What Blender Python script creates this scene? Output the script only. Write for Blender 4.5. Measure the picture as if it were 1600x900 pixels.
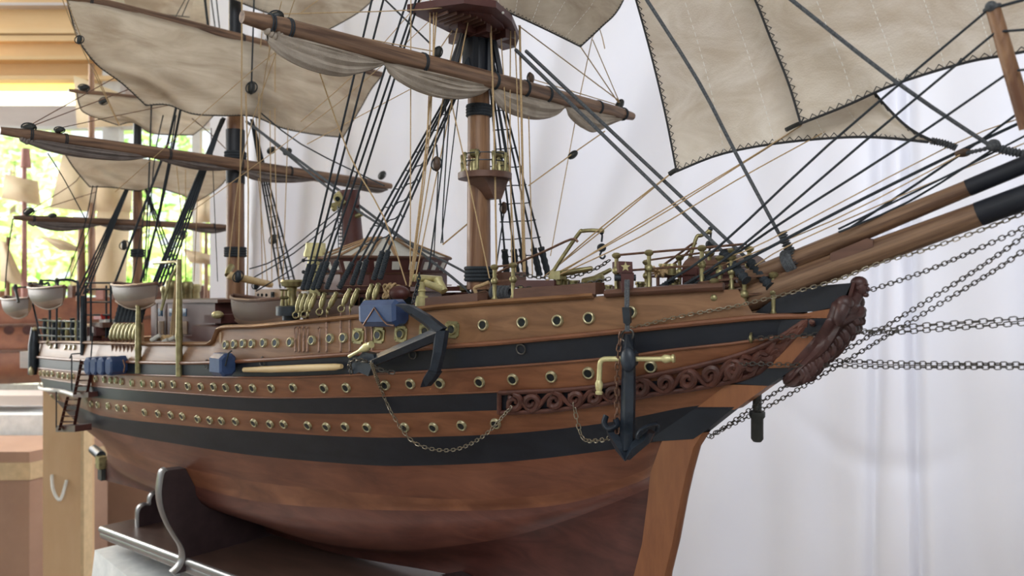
import bpy, bmesh, math, random
from mathutils import Vector, Matrix
from mathutils.bvhtree import BVHTree
random.seed(7)
V = Vector; pi = math.pi
for o in list(bpy.data.objects): bpy.data.objects.remove(o)
scn = bpy.context.scene; C = scn.collection
# ---------------------------------------------------------------- camera, light, exposure
# ship frame: +X bow, +Y port, Z up; foremast stands at X=0, Y=0. Camera off the starboard bow.
F = 1145.0; HZ = 432.0; CZ = 1.45
cc, ss = .6927, .7212
FW = V((-cc, ss, 0)); RT = V((ss, cc, 0)); UP = V((0, 0, 1))
CAM = V((.7254, -.6898, CZ))
cam = bpy.data.cameras.new('camera'); co = bpy.data.objects.new('camera', cam); C.objects.link(co)
co.location = CAM
co.rotation_euler = Matrix((RT, UP, -FW)).transposed().to_euler()
cam.sensor_width = 36; cam.lens = 36*F/1600; cam.shift_y = -(450-HZ)/1600
cam.clip_start = .02; cam.clip_end = 60
cam.dof.use_dof = True; cam.dof.focus_distance = .86; cam.dof.aperture_fstop = 7.0
scn.camera = co
w = bpy.data.worlds.new('sky'); scn.world = w; w.use_nodes = True
bg = w.node_tree.nodes['Background']; bg.inputs[0].default_value = (.88, .95, 1, 1); bg.inputs[1].default_value = 1.15
def light(name, loc, to, size, power, col, kind='AREA', sy=None):
    l = bpy.data.lights.new(name, kind); o = bpy.data.objects.new(name, l); C.objects.link(o)
    o.location = loc; d = V(to)-V(loc); o.rotation_euler = d.to_track_quat('-Z', 'Y').to_euler()
    l.energy = power; l.color = col
    if kind == 'AREA':
        l.size = size
        if sy: l.shape = 'RECTANGLE'; l.size_y = sy
    return o
light('window_daylight', (-3.6, -.9, 2.0), (-.3, -.1, 1.4), 1.5, 66, (1, .98, .93), sy=1.5)
light('skylight', (1.0, -1.5, 2.8), (-.1, .2, 1.4), 1.5, 30, (.93, .96, 1))  # added soft fill above and behind the camera, brightens the jibs
light('daylight_behind_sheet', (-.9, 3.1, 2.3), (-.45, 1.2, 1.45), 2.2, 82, (.88, .93, 1), sy=1.6)
scn.view_settings.view_transform = 'Standard'; scn.view_settings.look = 'None'
scn.view_settings.exposure = 0.27; scn.view_settings.gamma = 1
# ---------------------------------------------------------------- pixel rays to scene points
def ray(px, py): return FW + RT*((px-800)/F) + UP*((HZ-py)/F)
def PD(px, py, d): return CAM + ray(px, py)*d
def PX(px, py, x):
    r = ray(px, py); return CAM + r*((x-CAM.x)/r.x)
def PY(px, py, y):
    r = ray(px, py); return CAM + r*((y-CAM.y)/r.y)
def PZ(px, py, z):
    r = ray(px, py); return CAM + r*((z-CAM.z)/r.z)
def PN(px, py, p, n):
    r = ray(px, py); return CAM + r*((p-CAM).dot(n)/r.dot(n))
def proj(p):
    q = p-CAM; d = q.dot(FW); return 800+F*q.dot(RT)/d, HZ-F*q.z/d, d
def lerp(a, b, t): return a+(b-a)*t
def curve(pts, x):
    if x <= pts[0][0]: return pts[0][1]
    for (x0, y0), (x1, y1) in zip(pts, pts[1:]):
        if x <= x1: return lerp(y0, y1, (x-x0)/(x1-x0))
    return pts[-1][1]
def scurve(pts, x):            # smooth (catmull) version
    n = len(pts)
    if x <= pts[0][0]: return pts[0][1]
    if x >= pts[-1][0]: return pts[-1][1]
    for i in range(n-1):
        if x <= pts[i+1][0]:
            x0, y0 = pts[i]; x1, y1 = pts[i+1]; h = x1-x0; t = (x-x0)/h
            m0 = (y1-pts[i-1][1])/(x1-pts[i-1][0]) if i else (y1-y0)/h
            m1 = (pts[i+2][1]-y0)/(pts[i+2][0]-x0) if i < n-2 else (y1-y0)/h
            return (2*t**3-3*t*t+1)*y0+(t**3-2*t*t+t)*h*m0+(-2*t**3+3*t*t)*y1+(t**3-t*t)*h*m1
def smooth(P, k=6):            # catmull-rom through 3D points
    out = []
    for i in range(len(P)-1):
        p0 = P[max(i-1, 0)]; p1 = P[i]; p2 = P[i+1]; p3 = P[min(i+2, len(P)-1)]
        for j in range(k):
            t = j/k
            out.append(.5*((2*p1)+(p2-p0)*t+(2*p0-5*p1+4*p2-p3)*t*t+(3*p1-p0-3*p2+p3)*t**3))
    return out+[P[-1]]
def resample(P, n):
    L = [0]
    for a, b in zip(P, P[1:]): L.append(L[-1]+(b-a).length)
    out = []; k = 0
    for i in range(n):
        s = L[-1]*i/(n-1)
        while k < len(L)-2 and L[k+1] < s: k += 1
        out.append(P[k].lerp(P[k+1], (s-L[k])/max(L[k+1]-L[k], 1e-9)))
    return out
def plen(P): return sum((b-a).length for a, b in zip(P, P[1:]))
# ---------------------------------------------------------------- materials
MATS = {}
def nd(nt, t, **k):
    n = nt.nodes.new(t)
    for a, b in k.items():
        if a.startswith('i_'): n.inputs[a[2:].replace('_', ' ')].default_value = b
        else: setattr(n, a, b)
    return n
def mat(name, col, rough=.55, metal=0, col2=None, scale=(30, 30, 30), detail=6, amt=.5, bump=0, bscale=None, spec=.5, coat=0, transl=0, wave=None, dist=0, p1=.35, p2=.65, rot=None):
    m = bpy.data.materials.new(name); m.use_nodes = True; nt = m.node_tree; b = nt.nodes['Principled BSDF']
    b.inputs['Roughness'].default_value = rough; b.inputs['Metallic'].default_value = metal
    b.inputs['Specular IOR Level'].default_value = spec; b.inputs['Coat Weight'].default_value = coat; b.inputs['Coat Roughness'].default_value = .25
    L = nt.links.new
    tc = nd(nt, 'ShaderNodeTexCoord'); mp = nd(nt, 'ShaderNodeMapping'); mp.inputs['Scale'].default_value = scale
    if rot is not None: mp.vector_type = 'TEXTURE'; mp.inputs['Scale'].default_value = tuple(1/x for x in scale); mp.inputs['Rotation'].default_value = (0, rot, 0)
    L(tc.outputs['Object'], mp.inputs[0])
    nz = nd(nt, 'ShaderNodeTexNoise', i_Scale=1.0, i_Detail=detail, i_Roughness=.62, i_Distortion=dist); L(mp.outputs[0], nz.inputs['Vector'])
    cr = nd(nt, 'ShaderNodeValToRGB'); c2 = col2 or tuple(x*.8 for x in col)
    cr.color_ramp.elements[0].position = p1; cr.color_ramp.elements[1].position = p2
    cr.color_ramp.elements[0].color = (*c2, 1); cr.color_ramp.elements[1].color = (*col, 1)
    L(nz.outputs[0], cr.inputs[0]); out = cr.outputs[0]
    if wave:   # large soft patches over the fine grain
        n2 = nd(nt, 'ShaderNodeTexNoise', i_Scale=wave[0], i_Detail=3.0); L(tc.outputs['Object'], n2.inputs['Vector'])
        r2 = nd(nt, 'ShaderNodeValToRGB'); r2.color_ramp.elements[0].position = .4; r2.color_ramp.elements[1].position = .62
        r2.color_ramp.elements[0].color = (*wave[1], 1); r2.color_ramp.elements[1].color = (1, 1, 1, 1); L(n2.outputs[0], r2.inputs[0])
        mx = nd(nt, 'ShaderNodeMix', data_type='RGBA', blend_type='MULTIPLY'); mx.inputs[0].default_value = 1
        L(out, mx.inputs[6]); L(r2.outputs[0], mx.inputs[7]); out = mx.outputs[2]
    L(out, b.inputs['Base Color'])
    if bump:
        bp = nd(nt, 'ShaderNodeBump', i_Strength=bump, i_Distance=.002)
        if bscale:
            nb = nd(nt, 'ShaderNodeTexNoise', i_Scale=bscale, i_Detail=4.0); L(tc.outputs['Object'], nb.inputs['Vector']); L(nb.outputs[0], bp.inputs['Height'])
        else: L(nz.outputs[0], bp.inputs['Height'])
        L(bp.outputs[0], b.inputs['Normal'])
    if transl:
        tr = nd(nt, 'ShaderNodeBsdfTranslucent'); ms = nd(nt, 'ShaderNodeMixShader'); ms.inputs[0].default_value = transl
        L(out, tr.inputs[0]); L(b.outputs[0], ms.inputs[1]); L(tr.outputs[0], ms.inputs[2]); L(ms.outputs[0], nt.nodes['Material Output'].inputs[0])
    MATS[name] = m; return m
def emis(name, col, st):
    m = bpy.data.materials.new(name); m.use_nodes = True; b = m.node_tree.nodes['Principled BSDF']
    b.inputs['Base Color'].default_value = (*col, 1); b.inputs['Emission Color'].default_value = (*col, 1); b.inputs['Emission Strength'].default_value = st
    MATS[name] = m; return m
G = (5, 60, 90)   # grain along X
mat('bulwark', (.31, .16, .075), .5, 0, (.18, .085, .036), (4, 40, 60), wave=(7, (.78, .74, .7)), coat=.05, dist=.8)
mat('tan', (.28, .115, .052), .48, 0, (.175, .065, .027), (4, 40, 70), wave=(8, (.8, .72, .68)), coat=.15, dist=.8)
mat('paint_black', (.011, .014, .022), .5, 0, (.006, .008, .014), (20, 20, 40), spec=.45)
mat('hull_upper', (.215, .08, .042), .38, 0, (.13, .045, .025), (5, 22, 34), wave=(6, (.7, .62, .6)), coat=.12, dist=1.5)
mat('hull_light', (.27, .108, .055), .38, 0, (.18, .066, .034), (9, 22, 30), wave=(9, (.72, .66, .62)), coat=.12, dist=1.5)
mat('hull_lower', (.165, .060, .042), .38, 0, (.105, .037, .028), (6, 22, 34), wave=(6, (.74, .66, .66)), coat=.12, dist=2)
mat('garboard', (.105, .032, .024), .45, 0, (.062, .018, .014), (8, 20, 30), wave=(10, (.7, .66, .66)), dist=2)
mat('stem_wood', (.30, .115, .042), .42, 0, (.19, .065, .025), (30, 30, 6), coat=.1)
mat('moulding', (.24, .095, .045), .5, 0, (.14, .055, .028), G)
mat('rail_wood', (.15, .072, .048), .5, 0, (.095, .045, .03), G)
mat('deck', (.23, .14, .08), .6, 0, (.15, .09, .05), (4, 160, 60))
mat('maroon', (.095, .033, .028), .5, 0, (.075, .022, .02), (20, 60, 60))
mat('carving', (.12, .042, .028), .5, 0, (.06, .021, .015), (60, 60, 60), bump=.4)
mat('figure_wood', (.085, .036, .032), .45, 0, (.04, .017, .016), (50, 50, 50), bump=.3)
mat('mast_wood', (.31, .17, .09), .45, 0, (.14, .06, .03), (70, 70, 7), dist=.6, p1=.38, p2=.6)
SD = PY(1534, 333, 0)-PY(1150, 473, 0)
mat('spar_wood', (.25, .15, .09), .42, 0, (.105, .055, .034), (7, 190, 190), dist=.5, p1=.36, p2=.6, rot=-math.atan2(SD.z, SD.x))
mat('yard_wood', (.27, .16, .10), .5, 0, (.09, .048, .032), (150, 7, 150), dist=.4, p1=.38, p2=.6)
mat('brass', (.40, .355, .18), .4, .75, (.22, .195, .10), (90, 90, 90))
mat('brass_ring', (.56, .51, .32), .36, .7, (.33, .29, .17), (120, 120, 120))
mat('pale_brass', (.74, .68, .36), .4, .4, (.55, .5, .26), (90, 90, 90))
mat('hole', (.012, .018, .02), .15, 0, (.006, .01, .012))
mat('iron', (.03, .04, .052), .42, .3, (.017, .023, .03), (60, 60, 60), bump=.2)
mat('anchor_paint', (.024, .034, .05), .42, .1, (.014, .02, .03), (60, 60, 60), bump=.25)
mat('rope_dark', (.035, .045, .055), .85, 0, (.012, .016, .022), (900, 900, 900))
mat('rope_tan', (.58, .42, .23), .85, 0, (.4, .27, .14), (700, 700, 700))
mat('rope_grey', (.12, .13, .14), .9, 0, (.05, .055, .065), (500, 500, 500), bump=.5)
mat('chain_metal', (.13, .12, .105), .45, .6, (.06, .055, .05), (200, 200, 200))
mat('chain_light', (.42, .37, .28), .4, .8, (.22, .19, .14), (200, 200, 200))
mat('copper', (.26, .15, .1), .45, .7, (.14, .08, .06), (200, 200, 200))
mat('blue', (.045, .085, .20), .4, 0, (.03, .06, .15), (50, 50, 50), coat=.2)
mat('block_wood', (.13, .075, .045), .5, 0, (.05, .03, .02), (200, 200, 200))
mat('dark_block', (.03, .032, .03), .5, 0, (.015, .017, .016))
mat('pole', (.72, .55, .30), .45, 0, (.55, .38, .18), (6, 90, 90))
mat('tan_house', (.42, .27, .15), .5, 0, (.3, .18, .1), (20, 60, 60))
mat('white_paint', (.72, .71, .66), .5, 0, (.58, .57, .52), (30, 30, 30))
mat('blue_glass', (.05, .16, .3), .15, 0, (.03, .1, .2))
mat('boat_wood', (.30, .20, .145), .5, 0, (.22, .14, .10), (10, 60, 60))
mat('boat_in', (.2, .12, .08), .5)
mat('red', (.5, .04, .03), .5)
mat('gilt', (.62, .56, .3), .4, .5)
SAIL = ((.60, .535, .445), (.41, .34, .265))
mat('sail', SAIL[0], .9, 0, SAIL[1], (8, 5, 22), dist=1.2, wave=(7, (.80, .76, .72)), bump=.35, bscale=700, transl=.28, spec=.15)
mat('jib', (.80, .73, .635), .9, 0, (.62, .53, .42), (13, 13, 22), dist=1.5, wave=(6, (.86, .84, .84)), bump=.45, bscale=600, transl=.22, spec=.15)
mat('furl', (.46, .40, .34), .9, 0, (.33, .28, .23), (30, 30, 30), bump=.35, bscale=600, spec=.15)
mat('furl_dark', (.25, .215, .20), .9, 0, (.15, .125, .115), (30, 30, 30), bump=.35, bscale=600, spec=.15)  # darker copy of furl, the sails' shade is put into the colour
mat('pink_wood', (.42, .2, .17), .6)
mat('stitch_dark', (.03, .03, .032), .9)
mat('stitch_white', (.85, .83, .78), .9)
mat('cloth_white', (.78, .79, .85), .5, 0, (.75, .76, .83), (2, 2, 2), bump=.9, bscale=9, transl=.33, spec=.45)
mat('table_white', (.88, .90, .90), .8, 0, (.72, .75, .76))
mat('stand', (.045, .026, .028), .42, 0, (.028, .016, .018), (8, 30, 30), coat=.2)
mat('boat_top', (.15, .10, .08), .45, 0, (.15, .11, .09))
mat('stand_edge', (.17, .16, .16), .3, 0, (.13, .12, .12), (20, 20, 20), coat=.5)  # paler than stand: window reflection on the edges is put into the colour
mat('board_top', (.10, .055, .042), .38, 0, (.07, .04, .03), (10, 60, 30), coat=.3)
mat('ply', (.66, .47, .29), .6, 0, (.58, .39, .22), (6, 6, 1.5), wave=(2.2, (.9, .86, .82)))
mat('cardboard', (.40, .25, .175), .85, 0, (.33, .2, .14), (4, 4, 4))
mat('tape', (.62, .46, .27), .4)
mat('wall_tan', (.74, .50, .26), .8, 0, (.66, .43, .21), (1, 1, 5))
mat('frame_white', (.66, .64, .60), .6, 0, (.6, .58, .55))
mat('lintel', (.62, .54, .50), .7, 0, (.56, .48, .44), (2, 2, 10))
mat('floor', (.25, .2, .17), .6, 0, (.2, .16, .13), (3, 3, 3))
mat('ceiling', (.6, .56, .5), .8)
mat('ship_brown', (.30, .115, .06), .4, 0, (.2, .07, .04), (4, 20, 20), coat=.2)
mat('pale_sail', (.66, .55, .40), .9, 0, (.56, .45, .32), (6, 6, 6), transl=.35)
mat('leaf', (.55, .74, .30), .5, 0, (.26, .48, .12), (2, 2, 2), transl=.4)
mat('leaf_light', (.76, .86, .48), .5, 0, (.48, .68, .24), (2, 2, 2), transl=.4)
mat('trunk', (.2, .15, .1), .8)
mat('lawn', (.28, .42, .15), .9, 0, (.2, .33, .1), (3, 3, 3))
mat('dark_shelf', (.03, .03, .04), .5)
mat('pane_yellow', (.9, .8, .25), .4, 0, (.85, .72, .2))
# ---------------------------------------------------------------- mesh building
LOC = {}
class MB:
    def __init__(s): s.v = []; s.f = []; s.m = []; s.mi = 0
    def add(s, v, f):
        k = len(s.v); s.v += [V(p) for p in v]; s.f += [tuple(i+k for i in q) for q in f]; s.m += [s.mi]*len(f); return s
    def box(s, c, size, R=None):
        R = R or Matrix.Identity(3); h = [x/2 for x in size]; v = []
        for i in range(8): v.append(V(c)+R@V((h[0]*(1 if i & 1 else -1), h[1]*(1 if i & 2 else -1), h[2]*(1 if i & 4 else -1))))
        return s.add(v, [(0, 2, 3, 1), (4, 5, 7, 6), (0, 1, 5, 4), (2, 6, 7, 3), (0, 4, 6, 2), (1, 3, 7, 5)])
    def tube(s, P, r, n=8, cap=True, closed=False, flat=None):
        N = len(P); R = r if isinstance(r, list) else [r]*N
        if len(R) != N: R = [R[min(len(R)-1, int(i*len(R)/N))] for i in range(N)]
        T = []
        for i in range(N):
            a = P[i-1] if (i or closed) else P[i]; b = P[(i+1) % N] if (i < N-1 or closed) else P[i]
            t = (b-a); T.append(t.normalized() if t.length > 1e-9 else V((0, 0, 1)))
        u = T[0].orthogonal().normalized()
        if flat is not None: u = (flat-T[0]*flat.dot(T[0])).normalized()
        v = []
        for i in range(N):
            if flat is not None: u2 = flat-T[i]*flat.dot(T[i])
            else: u2 = u-T[i]*u.dot(T[i])
            if u2.length > 1e-6: u = u2.normalized()
            w_ = T[i].cross(u)
            rr = R[i]; ra, rb = rr if isinstance(rr, tuple) else (rr, rr)
            for k in range(n):
                a = 2*pi*k/n; v.append(P[i]+u*(math.cos(a)*ra)+w_*(math.sin(a)*rb))
        f = []
        for i in range(N if closed else N-1):
            j = (i+1) % N
            for k in range(n): f.append((i*n+k, i*n+(k+1) % n, j*n+(k+1) % n, j*n+k))
        if cap and not closed: f.append(tuple(range(n-1, -1, -1))); f.append(tuple((N-1)*n+k for k in range(n)))
        return s.add(v, f)
    def ball(s, c, r, n=10, m=7, R=None):
        r = r if isinstance(r, (list, tuple)) else (r, r, r); R = R or Matrix.Identity(3); v = [V(c)+R@V((0, 0, -r[2]))]
        for i in range(1, m):
            a = -pi/2+pi*i/m
            for k in range(n):
                b = 2*pi*k/n; v.append(V(c)+R@V((r[0]*math.cos(a)*math.cos(b), r[1]*math.cos(a)*math.sin(b), r[2]*math.sin(a))))
        v.append(V(c)+R@V((0, 0, r[2]))); f = []
        for k in range(n): f.append((0, 1+(k+1) % n, 1+k)); f.append((len(v)-1, 1+(m-2)*n+k, 1+(m-2)*n+(k+1) % n))
        for i in range(m-2):
            for k in range(n): f.append((1+i*n+k, 1+i*n+(k+1) % n, 1+(i+1)*n+(k+1) % n, 1+(i+1)*n+k))
        return s.add(v, f)
    def lathe(s, A, B, prof, n=12):   # prof: list of (t along A->B, radius)
        return s.tube([A.lerp(B, t) for t, r in prof], [r for t, r in prof], n)
    def prism(s, P, d):               # polygon P extruded by vector d
        n = len(P); v = list(P)+[p+d for p in P]
        f = [tuple(range(n-1, -1, -1)), tuple(range(n, 2*n))]+[(i, (i+1) % n, n+(i+1) % n, n+i) for i in range(n)]
        return s.add(v, f)
    def grid(s, fn, nu, nv, wrap=False):
        v = [fn(i/nu, j/nv) for i in range(nu+1) for j in range(nv+1)]
        f = [(i*(nv+1)+j, (i+1)*(nv+1)+j, (i+1)*(nv+1)+j+1, i*(nv+1)+j+1) for i in range(nu) for j in range(nv)]
        return s.add(v, f)
    def ring(s, c, nrm, R, r, n=18, m=8, sq=1):
        u = nrm.orthogonal().normalized(); w_ = nrm.cross(u)
        return s.tube([c+u*(R*math.cos(2*pi*i/n))+w_*(R*sq*math.sin(2*pi*i/n)) for i in range(n)], r, m, closed=True)
    def data(s, name, mats, smooth_=True, off=V((0, 0, 0))):
        me = bpy.data.meshes.new(name); me.from_pydata([p-off for p in s.v], [], s.f)
        for m in (mats if isinstance(mats, (list, tuple)) else [mats]): me.materials.append(MATS[m])
        me.polygons.foreach_set('material_index', s.m)
        bm = bmesh.new(); bm.from_mesh(me); bmesh.ops.recalc_face_normals(bm, faces=bm.faces); bm.to_mesh(me); bm.free()
        if smooth_:
            me.polygons.foreach_set('use_smooth', [True]*len(me.polygons)); me.set_sharp_from_angle(angle=math.radians(42))
        me.update(); return me
    def build(s, name, mats, parent=None, label=None, smooth_=True, loc=None):
        off = LOC[parent.name] if parent is not None else (V(loc) if loc is not None else V((0, 0, 0)))
        me = s.data(name, mats, smooth_, off); o = bpy.data.objects.new(name, me); C.objects.link(o)
        if parent is not None: o.parent = parent
        else: o.location = off
        LOC[o.name] = off.copy()
        if label: o['label'] = label
        return o
def thing(name, label, cat, loc, group=None):
    o = bpy.data.objects.new(name, None); C.objects.link(o); o.location = loc; o.empty_display_size = .02
    o['label'] = label; o['category'] = cat; LOC[o.name] = V(loc)
    if group: o['group'] = group
    return o
def tag(o, label, cat, group=None, kind=None):
    o['label'] = label; o['category'] = cat
    if group: o['group'] = group
    if kind: o['kind'] = kind
    return o
def inst(name, me, parent, M):       # an object sharing mesh data, placed by world matrix
    o = bpy.data.objects.new(name, me); C.objects.link(o); o.parent = parent
    o.matrix_basis = Matrix.Translation(-LOC[parent.name]) @ M; LOC[o.name] = M.translation.copy(); return o
def frame(p, z, x=None):             # matrix with local Z along z
    z = z.normalized(); x = x if x is not None else z.orthogonal(); x = (x-z*x.dot(z)).normalized(); y = z.cross(x)
    return Matrix.Translation(p) @ Matrix((x, y, z)).transposed().to_4x4()
# ================================================================ THE SHIP
ship = thing('model_ship', 'large wooden model sailing ship with black striped hull, standing sharp in front', 'model ship', (-.5, 0, CZ-.50))
# level: (half-breadth amidships, bow end px, stern X, entrance length, entrance power, run length, run power, pixel curve of the level)
LV = [
 (.203, (1270, 492), -1.63, 1.12, 1.9, .40, 2.0, [(40, 536), (100, 536), (225, 539), (333, 539), (338, 530), (343, 516), (352, 513), (400, 512), (562, 497), (690, 481), (800, 473), (936, 464), (1100, 454), (1154, 452), (1155, 488), (1270, 493)]),
 (.210, (1272, 494), -1.63, 1.12, 1.9, .40, 2.0, [(40, 556), (110, 562), (225, 566), (300, 567), (400, 563), (550, 553), (690, 542), (800, 534), (975, 517), (1100, 504), (1200, 495), (1272, 494)]),
 (.212, (1258, 518), -1.63, 1.14, 1.85, .42, 2.0, [(40, 572), (60, 575), (150, 583), (225, 586), (400, 590), (525, 587), (650, 581), (800, 572), (960, 559), (1050, 547), (1150, 536), (1258, 520)]),
 (.212, (1225, 570), -1.62, 1.16, 1.75, .44, 2.0, [(40, 583), (62, 590), (112, 598), (150, 604), (250, 612), (400, 621), (550, 620), (675, 616), (778, 612), (850, 609), (950, 603), (1050, 592), (1150, 581), (1225, 572)]),
 (.211, (1200, 590), -1.61, 1.18, 1.65, .46, 1.9, [(40, 600), (64, 609), (137, 620), (250, 631), (400, 643), (525, 647), (650, 645), (780, 641), (850, 639), (975, 625), (1075, 606), (1155, 590), (1200, 589)]),
 (.208, (1147, 632), -1.57, 1.2, 1.55, .50, 1.8, [(64, 618), (125, 637), (161, 650), (278, 664), (400, 674), (561, 683), (650, 683), (800, 677), (939, 662), (1008, 649), (1080, 635), (1147, 631)]),
 (.200, (1055, 684), -1.50, 1.2, 1.5, .62, 1.7, [(90, 645), (120, 660), (194, 679), (278, 694), (400, 712), (561, 726), (636, 728), (800, 721), (967, 701), (1055, 684)]),
 (.195, (1036, 714), -1.42, 1.2, 1.4, .8, 1.5, [(110, 664), (150, 688), (200, 705), (300, 733), (400, 753), (539, 768), (678, 779), (800, 778), (900, 766), (1000, 738), (1036, 714)]),
 (.184, (1029, 738), -1.46, 1.22, 1.35, .95, 1.35, [(120, 672), (180, 715), (300, 758), (400, 783), (539, 795), (678, 798), (800, 796), (900, 784), (1000, 752), (1029, 736)]),
 (.142, (1022, 760), -1.50, 1.2, 1.2, 1.2, 1.15, [(120, 690), (200, 745), (300, 785), (400, 818), (500, 848), (620, 860), (700, 854), (800, 838), (900, 808), (1022, 760)]),
 (.010, (985, 960), -1.56, .2, 1.2, .3, 1.2, [(150, 747), (250, 774), (508, 860), (705, 898), (900, 942), (1000, 962)]),
]
NT = 150
def level(k):
    W, be, Xs, Lb, pb, Ls, ps, cv = LV[k]
    X0 = PY(be[0], be[1], 0).x; pts = []
    for i in range(NT+1):
        t = i/NT; t = t if t < .8 else .8+.2*math.sin((t-.8)/.2*pi/2)
        t = t*.92+.08*t*t
        X = lerp(X0, Xs, t); q = min(1, (X0-X)/Lb); fb = 1-(1-q)**pb
        q2 = min(1, (X-Xs)/Ls); fs = max(0, 1-(1-q2)**ps)**(1/ps)
        b = max(W*fb*fs, .004); p = V((X, -b, 0)); px, _, d = proj(p); z = CZ+(HZ-(curve(cv, px) if k == 0 else scurve(cv, px)))/F*d
        pts.append(V((X, -b, z)))
    return pts
LP = [level(k) for k in range(len(LV))]
def on_level(k, px, up=0, out=0):    # point of level k where it shows at column px (starboard side)
    P = LP[k]; best = None
    for a, b in zip(P, P[1:]):
        xa, _, _ = proj(a); xb, _, _ = proj(b)
        if (xa-px)*(xb-px) <= 0:
            t = (px-xa)/(xb-xa) if xb != xa else 0; best = a.lerp(b, t); break
    if best is None: best = P[0] if px > 1200 else P[-20]
    return best+V((0, -out, up))
def levelX(k, X):
    P = LP[k]
    for a, b in zip(P, P[1:]):
        if b.x <= X <= a.x: return a.lerp(b, (a.x-X)/(a.x-b.x) if a.x != b.x else 0)
    return P[0] if X > P[0].x else P[-1]
NS = [2, 3, 3, 3, 3, 3, 3, 2, 4, 4]
hm = MB(); surf_v = []; rows = []; rmat = []
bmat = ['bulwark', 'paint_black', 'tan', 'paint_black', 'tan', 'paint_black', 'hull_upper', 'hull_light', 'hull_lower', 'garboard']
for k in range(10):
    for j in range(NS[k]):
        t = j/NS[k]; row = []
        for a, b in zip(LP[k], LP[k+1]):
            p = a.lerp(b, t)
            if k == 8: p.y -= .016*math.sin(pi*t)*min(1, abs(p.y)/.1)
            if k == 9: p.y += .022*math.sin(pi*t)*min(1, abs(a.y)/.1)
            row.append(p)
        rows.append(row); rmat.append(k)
rows.append(LP[10]); nr = len(rows)
v = [p for r in rows for p in r]; n0 = NT+1
f = []; 
for side in (0, 1):
    base = len(hm.v); hm.v += [V(p) if side == 0 else V((p.x, -p.y, p.z)) for p in v]
    for r in range(nr-1):
        for i in range(NT):
            q = (r*n0+i, r*n0+i+1, (r+1)*n0+i+1, (r+1)*n0+i); hm.f.append(tuple(x+base for x in q)); hm.m.append(rmat[r])
half = len(v)
for r in range(nr-1):                       # stern and bow closures between the two sides
    a, b = r*n0+NT, (r+1)*n0+NT; hm.f.append((a, a+half, b+half, b)); hm.m.append(rmat[r])
    a, b = r*n0, (r+1)*n0; hm.f.append((a, b, b+half, a+half)); hm.m.append(rmat[r])
for i in range(NT):
    a = (nr-1)*n0+i; hm.f.append((a, a+1, a+1+half, a+half)); hm.m.append(9)
bvh = BVHTree.FromPolygons(hm.v, hm.f)
hull = hm.build('hull', bmat, ship)
def hit(px, py):
    r = ray(px, py).normalized(); h = bvh.ray_cast(CAM, r)
    if h[0] is None: return None, None
    n = h[1]; n = n if n.dot(r) < 0 else -n; return h[0], n
def on(px, py, lift=0):
    p, n = hit(px, py)
    if p is None: p, n = PY(px, py, -.02), V((0, -1, 0))
    return p+n*lift
# mouldings along the band edges
def strip(k, px0, px1, r, name, m, up=0, out=0):
    P = []
    for p in LP[k]:
        x = proj(p)[0]
        if px0 <= x <= px1: P.append(p+V((0, -out, up)))
    for sgn in (1, -1):
        b = MB(); b.tube([V((p.x, p.y*sgn, p.z)) for p in P], r, 8, flat=V((0, 0, 1))); b.build(name, m, hull)
strip(0, 60, 936, (.0035, .007), 'cap_rail', 'bulwark', .002)
strip(0, 936, 1150, (.0045, .008), 'cap_rail', 'rail_wood', .003)
strip(1, 55, 1272, (.0030, .0045), 'moulding', 'moulding', 0, .001)
strip(2, 55, 1250, (.0016, .002), 'moulding', 'moulding', 0, .0005)
strip(3, 55, 790, (.0012, .0015), 'moulding', 'moulding')
# decks
def deckstrip(k, x0, x1, dz, name, m='deck', inset=.004, n=70):
    b = MB()
    def fn(u, v_):
        p = levelX(k, lerp(x0, x1, u)); yy = max(abs(p.y)-inset, .001); y = lerp(-yy, yy, v_)
        return V((p.x, y, p.z+dz+.006*(1-(2*v_-1)**2)))
    b.grid(fn, n, 6); return b.build(name, m, ship)
XB = on_level(0, 1147).x; XW = on_level(0, 345).x
deckstrip(0, XB, XW, -.006, 'fore_deck')
deckstrip(1, PY(1268, 493, 0).x-.004, XB-.004, .001, 'beak_deck')
deckstrip(0, XW+.002, -1.62, -.022, 'main_deck')
pB = levelX(0, XB); pB1 = levelX(1, XB)
b = MB(); b.prism([V((XB, -abs(pB.y)+.003, pB.z)), V((XB, abs(pB.y)-.003, pB.z)), V((XB, abs(pB1.y)-.003, pB1.z)), V((XB, -abs(pB1.y)+.003, pB1.z))], V((-.006, 0, 0))); b.build('bulkhead', 'maroon', ship)
pW = levelX(0, XW-.002); pW2 = levelX(0, XW+.04)
b = MB(); b.prism([V((XW, -.19, pW2.z-.008)), V((XW, .19, pW2.z-.008)), V((XW, .19, pW.z-.06)), V((XW, -.19, pW.z-.06))], V((.006, 0, 0))); b.build('bulkhead', 'tan_house', ship)
# stem post and beak knee
ST = [(1098, 676), (1083, 700), (1072, 740), (1063, 780), (1050, 850), (1038, 900), (1030, 960)]
SI = [(1040, 676), (1030, 700), (1016, 740), (1012, 780), (1003, 850), (990, 900), (978, 960)]
b = MB()
for sgn in (1,):
    n = len(ST); L1 = []; 
    o_ = [PY(x, y, -.0085) for x, y in ST]; i_ = [PY(x, y, -.0085) for x, y in SI]
    v = []
    for a, c_ in zip(o_, i_): v += [a, c_, V((a.x, .0085, a.z)), V((c_.x, .0085, c_.z)), V((a.x+.003, 0, a.z))]
    f = []
    for i in range(n-1):
        k = i*5; f += [(k, k+1, k+6, k+5), (k+2, k+7, k+8, k+3), (k, k+5, k+9, k+4), (k+4, k+9, k+7, k+2), (k+1, k+3, k+8, k+6)]
    b.add(v, f)
b.build('stem_post', 'stem_wood', ship, 'paler curved wooden post closing the bow')
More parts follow.
